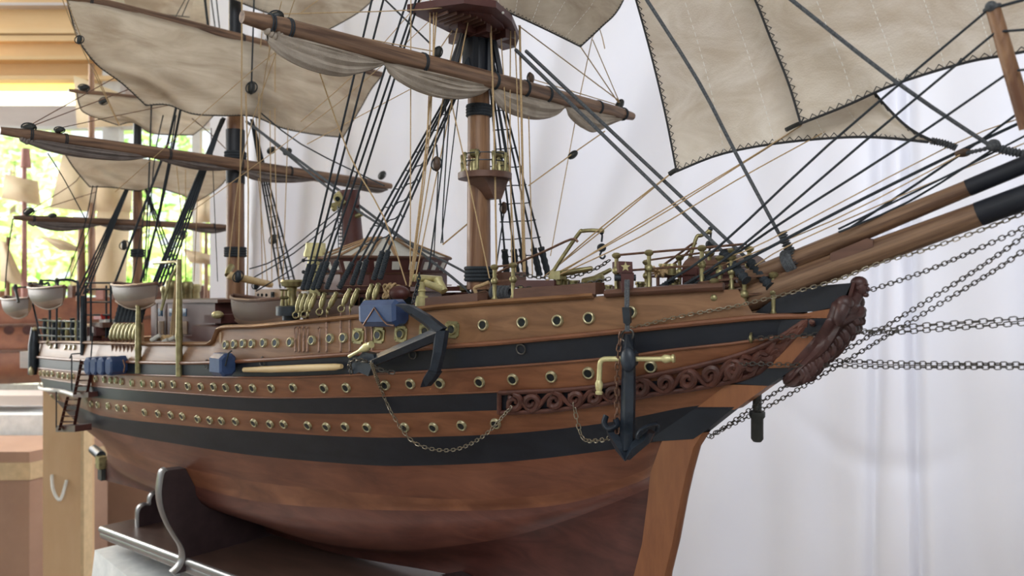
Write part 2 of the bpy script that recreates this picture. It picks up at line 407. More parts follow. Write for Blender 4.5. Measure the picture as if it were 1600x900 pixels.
def knee(poly, m, name='beak_knee', th=.009, label=None):
    b = MB(); P = [PY(x, y, -th) for x, y in poly]; b.prism(P, V((0, 2*th, 0))); return b.build(name, m, ship, label, smooth_=False)
knee([(1175, 492), (1205, 470), (1270, 447), (1331, 442), (1324, 465), (1313, 480), (1270, 487)], 'paint_black', 'bowsprit_bed', label='dark blue-black wooden bed under the bowsprit')
knee([(1230, 497), (1270, 487), (1313, 478), (1306, 497)], 'stem_wood')
knee([(1215, 500), (1306, 497), (1288, 524), (1215, 527)], 'paint_black')
knee([(1190, 527), (1288, 524), (1243, 574), (1170, 577)], 'stem_wood')
knee([(1130, 577), (1243, 574), (1236, 579), (1200, 603), (1120, 600)], 'paint_black')
knee([(1100, 596), (1200, 603), (1148, 640), (1060, 640)], 'stem_wood')
knee([(1020, 636), (1148, 636), (1098, 676), (1083, 686), (1020, 690)], 'paint_black')
knee([(1331, 441), (1336, 443), (1326, 480), (1314, 500), (1306, 499), (1313, 480)], 'garboard', 'knee_facing')
# portholes
def port_mesh(R, plate=False):
    b = MB(); b.lathe(V((0, 0, -.001)), V((0, 0, .0030)), [(0, R*1.2), (.5, R*1.2), (.8, R*1.08), (1, R*.8)], 22)
    # open the face: inner dark well
    b.mi = 1; b.lathe(V((0, 0, .0026)), V((0, 0, .0033)), [(0, R*.8), (1, R*.76)], 20)
    b.mi = 0; b.ring(V((0, 0, .0029)), V((0, 0, 1)), R*.95, R*.2, 22, 8)
    if plate:
        s = R*1.75; c = s*.66
        b.prism([V((x, y, -.001)) for x, y in ((s, c), (c, s), (-c, s), (-s, c), (-s, -c), (-c, -s), (c, -s), (s, -c))], V((0, 0, .0025)))
        for x in (-1, 1):
            for y in (-1, 1): b.ball(V((x*s*.78, y*s*.78, .002)), R*.16, 6, 4)
    return b.data('porthole', ['brass' if plate else 'brass_ring', 'hole'])
PM = {}
def porthole(px, py, r=None, plate=False):
    p, n = hit(px, py)
    if p is None: return
    key = (plate, r); 
    if key not in PM: PM[key] = port_mesh(r or .0057, plate)
    inst('porthole', PM[key], hull, frame(p, n, V((1, 0, 0))))
row1 = [(354, 539), (367, 538), (381, 537), (395, 537), (413, 536), (432, 536), (455, 535), (489, 532), (517, 529), (538, 528), (756, 508), (817, 504), (872, 501), (921, 497), (986, 488)]
for x, y in row1: porthole(x, y)
for x, y in ((560, 525), (592, 524), (627, 522), (666, 518), (707, 515)): porthole(x, y, plate=True)
row2 = [(64, 583), (70, 583), (76, 584), (83, 584), (92, 586), (100, 587), (108, 588), (115, 588), (151, 592), (164, 593), (174, 594), (182, 594), (191, 596), (207, 598), (224, 599), (240, 600), (254, 601), (272, 600), (295, 603), (315, 604), (335, 604), (354, 605), (374, 606), (396, 606), (425, 606), (459, 605), (507, 606), (542, 605), (603, 601), (642, 599), (688, 598), (750, 596), (802, 592), (862, 588), (920, 582), (1017, 572)]
for x, y in row2: porthole(x, y)
row3 = [(67, 612), (83, 619), (92, 621), (144, 631), (154, 632.5), (170, 634), (185, 637), (197, 638), (227, 644), (248, 646), (268, 648), (286, 650), (310, 654), (329, 656), (347, 657), (369, 658), (398, 660), (423, 662), (444, 662), (482, 664), (511, 666), (540, 666), (574, 667), (633, 667), (678, 667), (722, 664), (775, 661)]
for x, y in row3: porthole(x, y)
for x, y in ((80, 541), (88, 541), (103, 543), (110, 543), (117, 543)): porthole(x, y, .005)
# carved scroll frieze at the bow
CT = [(780, 612), (850, 609), (900, 606), (950, 600), (1000, 589), (1050, 579), (1100, 568), (1150, 555), (1200, 536), (1240, 514), (1266, 497)]
CB = [(780, 643), (850, 640), (900, 634), (975, 623), (1025, 613), (1075, 606), (1125, 597), (1175, 583), (1210, 562), (1240, 532), (1268, 503)]
fr = MB()
for cv in (CT, CB):
    P = [on(x, scurve(cv, x), .003) for x in range(782, 1264, 9)]
    fr.tube(P, (.0026, .003), 8)
fr.tube([on(782, y, .003) for y in range(612, 646, 4)], .003, 8)
fr.build('frieze_frame', 'carving', hull)
def sv(s_, t):                      # frieze coordinates: column, 0 bottom .. 1 top
    return s_, lerp(scurve(CB, s_), scurve(CT, s_), t)
def cpath(P, lift=.004):
    return [on(*sv(x, t), lift) for x, t in P]
def spiral(cx, ct, R, turns, a0, dirn, H):
    out = []
    for i in range(int(turns*14)+1):
        k = i/(turns*14); r = R*(1-.78*k); a = a0+dirn*2*pi*turns*k
        out.append((cx+r*math.cos(a), ct+r*math.sin(a)/H))
    return out
fz = MB()
cells = [(805, 1, .0), (832, -1, .0), (868, 1, 0), (900, -1, 0), (930, 1, 0), (958, -1, 0), (1002, 1, 0), (1040, -1, 0), (1075, 1, 0), (1110, -1, 0), (1145, 1, 0)]
for i, (x, s_, _) in enumerate(cells):
    H = scurve(CB, x)-scurve(CT, x); R = min(H*.42, 13)
    P = spiral(x, .5, R, 1.35, pi/2*s_, -s_, H)
    if i < len(cells)-1:
        nx = cells[i+1][0]; lead = [(lerp(x, nx, t), .5+s_*.42*math.cos(pi*t)) for t in (1, .85, .7, .5, .3, .15)]
        P = lead+P
    Q = smooth(cpath(P), 2); n = len(Q)
    fz.tube(Q, [(.0022+.0016*math.sin(pi*min(1, j/n*1.1)))*(H/30)**.5 for j in range(n)], 7)
    for a in (.6, 2.2, 3.8):        # leaf tips
        e = [(x+R*math.cos(a)*t*s_, .5+R*math.sin(a)*t/H) for t in (.75, .95, 1.15)]
        fz.tube(cpath(e, .003), [.0035, .0028, .0006], 6)
for i in range(34):                 # acanthus leaves running up to the rail
    x = 1130+i*3.8; t = .15+.7*((i*37) % 10)/10
    P = [(x+j*5, max(.06, min(.94, t+.3*math.sin(i+j*.9)*(.3+j*.1)))) for j in range(5)]
    fz.tube(cpath(P, .0035), [.001, .0032, .0034, .0026, .0006], 6)
fz.build('scroll_carving', 'carving', hull)
b = MB()
def fn(u, v_):
    x = lerp(1128, 1262, u); return on(*sv(x, lerp(.04, .96, v_)), .0012)
b.grid(fn, 24, 3); b.build('frieze_backing', 'garboard', hull)
# ---------------------------------------------------------------- figurehead
fg = MB()
path = [(1228, 598), (1240, 590), (1256, 572), (1274, 554), (1292, 536), (1306, 516), (1316, 497), (1323, 482), (1329, 470), (1336, 464)]
rad = [(.004, .005), (.008, .009), (.010, .011), (.012, .012), (.0135, .014), (.013, .015), (.0125, .016), (.0135, .018), (.010, .013), (.005, .006)]
Pp = smooth([PY(x, y, 0) for x, y in path], 5); n = len(Pp); nn = 28; v = []
for i, p in enumerate(Pp):
    k = i/(n-1)*(len(rad)-1); j = min(int(k), len(rad)-2); ra = lerp(rad[j][0], rad[j+1][0], k-j); rb = lerp(rad[j][1], rad[j+1][1], k-j)
    t = (Pp[min(i+1, n-1)]-Pp[max(i-1, 0)]).normalized(); u = t.cross(V((0, 1, 0))).normalized(); w_ = V((0, 1, 0))
    for q in range(nn):
        a = 2*pi*q/nn; fold = 1+(.20*math.sin(7*a+i*.12)+.06*math.sin(3*a-i*.3) if i < n*.62 else .03*math.sin(4*a))
        v.append(p+u*math.cos(a)*ra*fold+w_*math.sin(a)*rb*fold)
f = [(i*nn+q, i*nn+(q+1) % nn, (i+1)*nn+(q+1) % nn, (i+1)*nn+q) for i in range(n-1) for q in range(nn)]
f += [tuple(range(nn-1, -1, -1)), tuple((n-1)*nn+q for q in range(nn))]
fg.add(v, f)
hc = PY(1344, 450, 0)
fg.tube(smooth([PY(1334, 470, 0), PY(1340, 461, 0), PY(1344, 450, 0)], 4), [.0062, .0056, .0052, .005, .005, .005, .005, .005, .005], 12)
fg.ball(hc+V((0, 0, .001)), (.0068, .0062, .0088), 16, 12)           # head
fg.ball(hc+V((.0062, 0, -.0008)), (.0022, .0015, .0022), 8, 6)       # nose
fg.ball(hc+V((.0044, 0, .003)), (.003, .0046, .0014), 10, 6)         # brow
fg.ball(hc+V((.0048, 0, -.0062)), (.0028, .003, .0022), 10, 6)       # chin
fg.ball(hc+V((-.001, 0, .0045)), (.0074, .0068, .0062), 14, 8)       # hair
for sg in (1, -1):
    fg.ball(hc+V((0, sg*.0063, 0)), (.0015, .001, .002), 6, 5)
    sh = PY(1330, 473, 0)+V((0, sg*.0145, 0)); el = PY(1316, 500, 0)+V((.004, sg*.018, 0)); wr = PY(1338, 492, 0)+V((.003, sg*.004, 0)); hd = PY(1343, 482, 0)+V((.002, -sg*.003, 0))
    fg.tube(smooth([sh, (sh+el)/2+V((0, sg*.002, 0)), el, (el+wr)/2, wr, hd], 4), [.006]*5+[.0055]*5+[.0048]*5+[.004]*5+[.003], 10)
    fg.ball(sh, .0072, 10, 8)
for i in range(17):                   # feathered drapery hanging off the front
    t = i/16; a = PY(lerp(1256, 1326, t), lerp(572, 492, t), 0); e = PY(lerp(1256, 1342, t), lerp(597, 512, t)+(6 if i % 2 else -3), 0)
    for sg in (-1, 0, 1):
        q = V((0, sg*.008, 0)); fg.tube(smooth([a+q, (a+e)/2+q+V((.004, 0, 0)), e+q], 4), [.0026, .0036, .0042, .0042, .004, .0036, .003, .0022, .0008], 6)
b = MB(); fg.build('figurehead', 'figure_wood', ship, 'dark carved figurehead of a robed man with folded arms')
b = MB(); p = PY(1231, 585, 0); b.lathe(p, PY(1230, 600, 0), [(0, .002), (.2, .004), (.5, .003), (.8, .0045), (1, .001)], 8); b.build('brass_bob', 'brass', ship)
b = MB(); b.lathe(PY(1183, 600, .02), PY(1183, 690, .02), [(0, .0045), (.45, .0045), (.48, .008), (.56, .008), (.6, .0062), (.95, .0062), (1, .004)], 12); b.build('dolphin_striker', 'dark_block', ship, 'black rod hanging under the bow')
# ---------------------------------------------------------------- bowsprit
def spar(name, m, A, B, ra, rb, n=20, parent=None, lab=None, taper_end=False):
    b = MB(); k = 14; P = [A.lerp(B, i/k) for i in range(k+1)]; R = [lerp(ra, rb, i/k) for i in range(k+1)]
    b.tube(P, R, n); return b.build(name, m, parent or ship, lab)
B0, B1 = PY(1150, 473, 0), PY(1534, 333, 0); B2 = B1+(B1-B0)*.95
bsp = spar('bowsprit', 'spar_wood', B0, B1, .0135, .0098); spar('spar_sleeve', 'paint_black', B1-(B1-B0)*.01, B2, .0101, .0094, parent=bsp)
J0, J1 = PY(1160, 440, 0), PY(1517, 292, 0); J2 = J1+(J1-J0)*.95
jbm = spar('jib_boom', 'spar_wood', J0, J1, .0098, .0068); spar('spar_sleeve', 'paint_black', J1-(J1-J0)*.01, J2, .0071, .0066, parent=jbm)
knee([(1297, 396), (1355, 372), (1364, 376), (1364, 386), (1303, 409), (1297, 406)], 'rail_wood', 'spar_chock', th=.011)
b = MB(); b.lathe(PY(1240, 418, 0), PY(1236, 437, 0), [(0, .0055), (.8, .0055), (1, .0075)], 14); b.build('spar_bracket', 'brass', ship)
# ================================================================ masts and yards
XM, XZ = -.7225, -1.2686
def rope(name, pts, wpx, m, parent=None, sag=0, n=6, label=None):
    P = [p if isinstance(p, Vector) else PD(*p) for p in pts]
    for e, q in ((0, 1), (-1, -2)):      # lines leaving the picture run on
        x_, y_, d_ = proj(P[e])
        if x_ > 1598 or y_ < 1: P[e] = P[e]+(P[e]-P[q]).normalized()*.22
    if sag and len(P) == 2: P = [P[0].lerp(P[1], i/8)+V((0, 0, -sag*math.sin(pi*i/8))) for i in range(9)]
    b = MB(); R = [max(wpx/2*proj(p)[2]/F, .00035) for p in P]; b.tube(P, R, n)
    return b.build(name, m, parent or ship, label)
def mast(x0, px, y0, y1, r0, r1, m, name, lab=None):
    A = PX(px, y0, x0); A.y = 0; B = PX(px, y1, x0); B.y = 0
    b = MB(); b.tube([A, (A+B)/2, B], [r0, (r0+r1)/2, r1], 24); return b.build(name, m, ship, lab)
def band(parent, c, r, h, k, m='rope_dark', name='rope_woolding'):
    b = MB()
    for i in range(k): b.ring(c+V((0, 0, (i-(k-1)/2)*h/k)), V((0, 0, 1)), r, h/k*.62, 24, 6)
    b.build(name, m, parent)
fm = mast(0, 748, 452, 120, .0165, .0148, 'mast_wood', 'foremast')
b = MB(); b.tube([V((0, 0, CZ+.272)), V((0, 0, CZ+.345))], .0145, 20); b.box(V((0, -.016, CZ+.305)), (.022, .009, .075)); b.box(V((0, .016, CZ+.305)), (.022, .009, .075)); b.build('mast_head', 'paint_black', fm, 'black painted masthead with cheeks under the fore top')
spar('fore_topmast', 'mast_wood', V((.018, 0, CZ+.335)), V((.018, 0, CZ+.85)), .011, .008)
band(fm, V((0, 0, CZ+.2255)), .0155, .016, 4); band(fm, V((0, 0, CZ+.0035)), .0175, .020, 4)
mm = mast(XM, 368, 475, 182, .0185, .0165, 'mast_wood', 'mainmast')
spar('main_topmast', 'paint_black', V((XM, 0, CZ+.30)), V((XM, 0, CZ+.95)), .0145, .010, lab='black painted upper mast behind the large pale sail')
band(mm, V((XM, 0, CZ+.05)), .0195, .02, 4); band(mm, V((XM, 0, CZ+.247)), .019, .016, 3)
b = MB(); b.tube([V((XM, 0, CZ+.19)), V((XM, 0, CZ+.30))], .0185, 20); b.build('mast_head', 'paint_black', mm)
zm = mast(XZ, 215, 470, 300, .0125, .0115, 'mast_wood', 'mizzenmast')
spar('mizzen_topmast', 'paint_black', V((XZ, 0, CZ+.17)), V((XZ, 0, CZ+.62)), .011, .008)
band(zm, V((XZ, 0, CZ+.06)), .0135, .02, 3)
def yard(x0, a, bb, r, name, m='yard_wood', lab=None, bands=(), parent=None):
    A = PX(*a, x0); B = PX(*bb, x0); b = MB(); k = 16
    P = [A.lerp(B, i/k) for i in range(k+1)]; R = [r*(.62+.38*math.sin(pi*(.12+.76*i/k))**.7) if i not in (0, k) else r*.55 for i in range(k+1)]
    b.tube(P, R, 16); o = b.build(name, m, ship, lab); t = (B-A).normalized()
    for q in bands:
        c_ = A.lerp(B, q); h = MB(); rr = r*(.62+.38*math.sin(pi*(.12+.76*q))**.7)
        for d_ in (-.0014, .0014): h.ring(c_+t*d_, t, rr*1.03, .0010, 20, 6)
        h.build('yard_band', 'rope_dark', o)
    return o, A, B
XF = .024
fy, FA, FB = yard(XF, (378, 26), (988, 182), .0115, 'fore_yard', bands=(.045, .075, .34, .52, .61, .68, .86, .96), lab='brown lower yard on the foremast with a brailed-up sail')
my, MA, MBb = yard(XM+.028, (0, 204), (611, 291), .0115, 'main_yard', bands=(.055, .12, .34, .52, .66, .9), lab='dark lower yard crossing the mainmast')
zy, ZA, ZB = yard(XZ+.02, (20, 340), (362, 355), .0085, 'mizzen_yard', bands=(.08, .4, .62, .9), lab='thin lower yard on the mizzenmast')
ty, TA, TB = yard(XM+.022, (70, -17), (598, 117), .0105, 'main_topsail_yard', bands=(.1, .5, .9), lab='upper yard carrying the large set sail')
uy, UA, UB = yard(XZ+.02, (107, 141), (352, 168), .0065, 'mizzen_topsail_yard', bands=(.1, .5, .9))
def blk(px, py, d, s, m='dark_block', tilt=.2, parent=None, name='rigging_block'):
    p = PD(px, py, d); R = Matrix.Rotation(tilt, 3, FW); b = MB()
    b.ball(p, (s*.55, s*.42, s), 12, 8, R); q = MB(); q.mi = 0
    for k in (-1, 1): b.ball(p+R@V((.0, k*s*.25, 0)), (s*.45, s*.22, s*.86), 10, 6, R)
    o = b.build(name, m, parent or ship)
    h = MB(); h.ring(p+V((0, 0, 0)), R@V((1, 0, 0)), s*.95, s*.1, 16, 5, .75); h.build('block_strop', 'rope_dark', o); return o
for px, py, d, s, m, t in [(684, 82, .95, .009, 'dark_block', .3), (431, 25, .8, .0085, 'dark_block', 1.3), (465, 48, .82, .007, 'dark_block', 1.3), (829, 122, 1.06, .009, 'block_wood', -.2), (888, 150, 1.14, .006, 'dark_block', 0), (968, 164, 1.22, .011, 'dark_block', .5),
        (682, 256, .93, .010, 'block_wood', 0), (787, 325, 1.03, .009, 'block_wood', 0), (895, 242, 1.1, .0085, 'dark_block', 1.0), (393, 137, 1.45, .014, 'dark_block', .1), (597, 274, 1.76, .012, 'dark_block', .4), (424, 235, 1.55, .010, 'dark_block', 1), (449, 237, 1.55, .010, 'dark_block', 1),
        (45, 199, 1.22, .012, 'dark_block', 1.35), (93, 203, 1.24, .009, 'dark_block', 1.35), (131, 137, 1.7, .013, 'dark_block', 1.4), (162, 158, 1.75, .012, 'dark_block', 1.1), (124, 62, 1.2, .008, 'dark_block', .2), (45, 331, 1.6, .012, 'dark_block', 1), (82, 337, 1.65, .009, 'dark_block', 1.3), (285, 367, 1.8, .014, 'dark_block', 0), (194, 383, 1.8, .013, 'dark_block', 0), (372, 490-58, 1.35, .012, 'iron', 0), (400, 445, 1.4, .010, 'iron', 0), (427, 374, 1.6, .012, 'dark_block', .2)]:
    blk(px, py, d, s, m, t)
# ================================================================ sails
def coons(top, bot, left, right):
    def ev(P, t):
        L = [0]
        for a, b_ in zip(P, P[1:]): L.append(L[-1]+math.hypot(b_[0]-a[0], b_[1]-a[1]))
        s_ = t*L[-1]
        for i in range(len(P)-1):
            if s_ <= L[i+1]+1e-9:
                k = (s_-L[i])/max(L[i+1]-L[i], 1e-9); return (lerp(P[i][0], P[i+1][0], k), lerp(P[i][1], P[i+1][1], k))
        return P[-1]
    def f(u, v_):
        T, B_, L, R = ev(top, u), ev(bot, u), ev(left, v_), ev(right, v_)
        out = []
        for i in (0, 1):
            out.append((1-v_)*T[i]+v_*B_[i]+(1-u)*L[i]+u*R[i]-((1-u)*(1-v_)*top[0][i]+u*(1-v_)*top[-1][i]+(1-u)*v_*bot[0][i]+u*v_*bot[-1][i]))
        return out
    return f
def sm2(P, k=5):
    return [(q.x, q.y) for q in smooth([V((x, y, 0)) for x, y in P], k)]
def sail(name, top, bot, left, right, plane, belly, m, lab=None, nu=44, nv=30, seams=(), edges='blr', wr=.0015, zig=.0028, rr=.0011):
    ax, c0 = plane; top, bot, left, right = sm2(top), sm2(bot), sm2(left), sm2(right); g = coons(top, bot, left, right)
    def fn(u, v_, e=0):
        x, y = g(u, v_); bl = belly*math.sin(pi*u)**.8*math.sin(pi*(.1+.75*v_))+wr*math.sin(9*u+5*v_)*math.sin(7*v_+3*u)+wr*.6*math.sin(23*u-11*v_)
        return PX(x, y, c0+bl+e) if ax == 'X' else PY(x, y, c0+bl+e)
    b = MB(); b.grid(fn, nu, nv); o = b.build(name, m, ship, lab)
    E = {'t': lambda t: fn(t, 0), 'b': lambda t: fn(t, 1), 'l': lambda t: fn(0, t), 'r': lambda t: fn(1, t)}
    I = {'t': lambda t: fn(t, .03), 'b': lambda t: fn(t, .965), 'l': lambda t: fn(.03, t), 'r': lambda t: fn(.965, t)}
    for e in edges:
        P = [E[e](i/60) for i in range(61)]; b = MB(); b.tube(P, rr, 6); b.build('bolt_rope', 'stitch_dark', o)
        L = plen(P); k = int(L/zig/1.0); Q = resample(P, k+1); In = resample([I[e](i/60) for i in range(61)], k+1); Z = []
        for i in range(k+1):
            d_ = (In[i]-Q[i]); d_ = d_.normalized()*zig*1.15 if d_.length > 1e-6 else V((0, 0, 0))
            off = -RT.cross(UP)*0
            Z.append(Q[i]+d_ if i % 2 else Q[i])
        n_ = V((-1, 0, 0)) if ax == 'Z' else None
        b = MB(); b.tube(Z, rr*.5, 4); b.build('edge_stitching', 'stitch_dark', o)
    for u0, u1 in seams:
        b = MB(); K = 34
        for i in range(K):
            a, c_ = (i+.15)/K, (i+.75)/K
            for sg in (-1, 1):
                pa = fn(lerp(u0, u1, a), a, .0006*sg); pc = fn(lerp(u0, u1, c_), c_, .0006*sg); b.tube([pa, pc], .00035, 3)
        b.build('seam_stitching', 'stitch_white', o)
    return o
# big topsail on the mainmast
sail('main_topsail', [(104, -2), (200, 16), (300, 42), (400, 68), (500, 93), (597, 119)], [(228, 165), (262, 164), (300, 178), (345, 181), (395, 182), (440, 200), (490, 210), (536, 215)],
     [(104, -2), (112, 30), (122, 62), (150, 100), (190, 130), (228, 165)], [(597, 119), (580, 140), (566, 165), (548, 195), (536, 215)], ('X', XM+.02), .05, 'sail', 'large weathered cream sail set from the mainmast', wr=.006)
sail('main_upper_topsail', [(250, -230), (450, -190), (690, -130)], [(330, -15), (400, 14), (450, 30), (510, 48)], [(250, -230), (290, -100), (330, -15)], [(690, -130), (610, -30), (570, 12), (540, 32), (510, 48)], ('X', XM+.03), .03, 'sail', 'cream sail cut off by the picture top above the main topsail', 30, 16, edges='br')
sail('mizzen_upper_topsail', [(186, -40), (240, -40), (300, -40)], [(196, 8), (210, 13), (250, 22), (296, 27)], [(186, -40), (190, -15), (196, 8)], [(300, -40), (302, 0), (296, 27)], ('X', XZ), .02, 'sail', None, 20, 12, edges='b')
sail('mizzen_topsail', [(120, 146), (200, 152), (270, 160), (345, 168)], [(185, 196), (205, 191), (220, 198), (235, 208), (270, 211), (302, 211)], [(120, 146), (124, 165), (135, 178), (185, 196)], [(345, 168), (330, 185), (318, 198), (302, 211)], ('X', XZ+.02), .03, 'sail', 'small pale sail set above the furled one on the mizzenmast', 30, 18, wr=.004)
sail('mizzen_course', [(96, 232), (180, 242), (280, 255), (362, 262)], [(140, 292), (175, 293), (215, 298), (240, 293), (275, 302), (308, 315)], [(96, 232), (112, 258), (126, 276), (140, 292)], [(362, 262), (350, 285), (330, 302), (308, 315)], ('X', XZ+.05), .03, 'sail', 'pale shadowed sail hanging behind the main yard', 30, 18, wr=.004)
sail('fore_topsail', [(660, -240), (850, -200), (1050, -150)], [(724, 1), (760, 4), (800, 22), (850, 45), (907, 73)], [(660, -240), (690, -100), (724, 1)], [(1050, -150), (1000, -60), (968, 12), (940, 42), (907, 73)], ('X', .05), .02, 'sail', 'cream sail corner hanging over the fore top', 40, 20, seams=[(i/7, i/7) for i in range(2, 7)], wr=.002, zig=.0036)
# jibs over the bowsprit
sail('jib', [(940, -180), (1130, -100), (1300, 60), (1372, 152), (1420, 200), (1462, 222)], [(1057, 268), (1130, 240), (1230, 222), (1350, 214), (1450, 222)], [(940, -180), (985, -30), (1016, 80), (1040, 180), (1057, 268)], [(1462, 222), (1456, 222), (1450, 222)], ('Y', 0), .012, 'jib', 'large cream headsail with black stitched edges, left one of the pair', 60, 40, edges='blt', seams=[(.12, .2), (.24, .4), (.36, .6), (.48, .78)], wr=.0016, zig=.0042, rr=.0012)
sail('jib', [(1080, -200), (1400, -170), (1700, -40), (1950, 60)], [(1251, 193), (1320, 166), (1400, 131), (1500, 100), (1560, 88), (1700, 68), (1950, 62)], [(1080, -200), (1150, -60), (1180, 0), (1204, 60), (1232, 130), (1251, 193)], [(1950, 60), (1950, 61), (1950, 62)], ('Y', -.016), .010, 'jib', 'large cream headsail at the right edge, overlapping the other one', 60, 40, seams=[(i/9.5, i/9.5+.02) for i in range(1, 7)], edges='bl', wr=.0014, zig=.004, rr=.0012)
# brailed-up lower sails: lobes between the gaskets
def lobe(parent, x0, top, bot, thick, seed=0, nu=34, nv=44, m='furl'):
    b = MB(); x_a, x_b = top[0][0], top[-1][0]
    def fn(u, v_):
        x = lerp(x_a, x_b, u); yt = curve(top, x); yb = max(scurve(bot, x), yt+2.5)
        A = PX(x, yt, x0); B_ = PX(x, yb, x0); c_ = (A+B_)/2; h = (A-B_).length/2; e = math.sin(pi*min(1, max(0, u)))**.5*.9+.1
        a = 2*pi*v_; tk = thick*e*min(1, h/.008)
        fold = 1+.26*math.sin(5*a+seed+2.2*u)+.16*math.sin(12*a-seed+3*u)
        fx = math.sin(a)*tk*fold; fz_ = math.cos(a)*h*(1-.05*math.sin(4*a+seed)**2)
        return V((c_.x-fx*.8, c_.y-fx*.5, c_.z+fz_))+(A-B_).normalized()*0
    b.grid(fn, nu, nv); o = b.build('sail_bunt', m, parent)
    P = [PX(x, max(scurve(bot, x), curve(top, x)+2.5)-1, x0-thick*.2) for x in [lerp(x_a, x_b, i/24) for i in range(25)]]
    q = MB(); q.tube(P, .0011, 5)
    for i in range(0, 24):
        for j in (.2, .7):
            p = P[i].lerp(P[i+1], j); q.tube([p, p+V((-.003, -.002, .004))], .0004, 3)
    q.build('bolt_rope', 'stitch_dark', o)
    for j in range(1, 6):             # white seams across the cloth
        q = MB(); u = j/6
        for i in range(4, 19):
            if i % 2: q.tube([fn(u, i/44), fn(u+.003, (i+.8)/44)], .0005, 3)
        q.build('seam_stitching', 'stitch_white', o)
    return o
def furled(name, x0, lobes, thick, lab=None, fmat='furl'):
    r = None
    b = MB(); t0 = lobes[0][0][0]; p = PX(t0[0], t0[1]+4, x0)
    for i in range(5): b.ball(p+V((0, i*.0035, -.002*((i*7) % 3))), (.006, .004, .005), 8, 6)
    r = b.build(name, fmat, ship, lab)
    for i, (t, bt) in enumerate(lobes): lobe(r, x0, t, bt, thick, i*1.7, m=fmat)
    return r
furled('fore_course', XF, [([(418, 44), (600, 94)], [(418, 66), (440, 88), (480, 108), (530, 119), (570, 112), (600, 101)]),
                     ([(424, 46), (600, 95)], [(424, 66), (460, 78), (520, 95), (565, 102), (600, 99)]),
                     ([(600, 94), (766, 133)], [(600, 101), (625, 128), (670, 149), (715, 155), (750, 148), (766, 138)]),
                     ([(600, 95), (766, 134)], [(600, 101), (650, 124), (700, 138), (740, 141), (766, 137)]),
                     ([(766, 134), (884, 164)], [(766, 139), (785, 170), (825, 186), (860, 184), (884, 168)]),
                     ([(884, 164), (974, 183)], [(884, 169), (900, 190), (925, 207), (950, 196), (974, 187)])], .011, 'cream sail gathered in lobes under the fore yard')
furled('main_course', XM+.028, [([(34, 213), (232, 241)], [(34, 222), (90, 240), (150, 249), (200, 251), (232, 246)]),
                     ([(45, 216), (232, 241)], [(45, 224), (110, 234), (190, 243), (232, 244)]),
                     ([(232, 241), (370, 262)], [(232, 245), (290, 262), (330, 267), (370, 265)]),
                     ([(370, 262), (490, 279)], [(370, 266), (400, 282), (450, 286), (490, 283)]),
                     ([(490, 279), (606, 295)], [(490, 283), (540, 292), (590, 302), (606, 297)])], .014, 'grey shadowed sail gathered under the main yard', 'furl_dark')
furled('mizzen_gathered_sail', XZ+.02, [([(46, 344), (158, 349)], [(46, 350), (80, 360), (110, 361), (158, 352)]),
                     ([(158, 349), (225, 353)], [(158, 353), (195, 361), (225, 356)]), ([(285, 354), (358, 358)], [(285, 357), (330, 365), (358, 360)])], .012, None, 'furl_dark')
# ================================================================ standing rigging
b0 = on_level(0, 560)
shr_top = PD(738, 88, .99)
tb = [  # turnbuckle bottom px, top px, lashing top px, far rope end (px,py,depth)
 ((462, 493), (471, 458), (484, 412), (581, 0, .90)), ((468, 493), (478, 458), (492, 412), (599, 0, .90)), ((475, 492), (486, 458), (505, 410), (636, 0, .92)), ((481, 491), (494, 457), (512, 408), (650, 0, .92)),
 ((499, 488), (508, 457), (527, 407), (655, 0, .93)), ((511, 487), (527, 456), (551, 410), (732, 90, .985)), ((533, 483), (548, 450), (563, 408), (734, 90, .985)), ((547, 483), (560, 450), (573, 405), (736, 90, .985)),
 ((572, 474), (582, 443), (598, 392), (738, 90, .985)), ((582, 474), (592, 442), (607, 391), (740, 90, .985))]
shp = []
for i, (a, c_, l, e) in enumerate(tb):
    R0 = on_level(0, a[0]+3, .002, .004); dep = proj(R0)[2]
    A = PD(*a, dep); Bq = PD(*c_, dep+.004); L_ = PD(*l, dep+.012); E_ = PD(*e)
    sh = rope('backstay' if i < 5 else 'shroud', [L_.lerp(A, -.02), L_, E_], 3.4, 'rope_dark')
    t = MB(); t.lathe(A.lerp(Bq, .12), Bq, [(0, .0018), (.05, .0032), (.12, .0022), (.3, .0038), (.6, .0040), (.86, .0028), (.92, .0036), (1, .0016)], 14)
    n_ = (Bq-A).cross(FW).normalized().cross((Bq-A).normalized())
    t.ring(A+(Bq-A)*.02, n_.cross(V((0, 0, 1))).normalized() if i % 2 else n_, .0042, .0009, 16, 6); t.build('turnbuckle', 'brass', sh)
    t = MB(); k = 34; Q = [Bq.lerp(L_, .1+.9*j/k) for j in range(k+1)]; t.tube(Q, [.0037*(1+.1*(-1)**j)*(1 if 0 < j < k else .5) for j in range(k+1)], 10); t.build('lashing', 'rope_dark', sh)
    t = MB(); x2 = a[0]-1; P = [A+V((0, 0, -.002))]
    for y in (505, 515, 525, 535, 545, 552):
        if y > a[1]+10: P.append(on(a[0]+1, y-3, .0022))
    t.tube(P, (.0014, .0008), 6, flat=V((1, 0, 0)))
    for q in P[2::2]: t.ball(q, .0014, 6, 4)
    t.build('chain_plate', 'copper', sh)
    if i >= 5: shp.append((L_, E_))
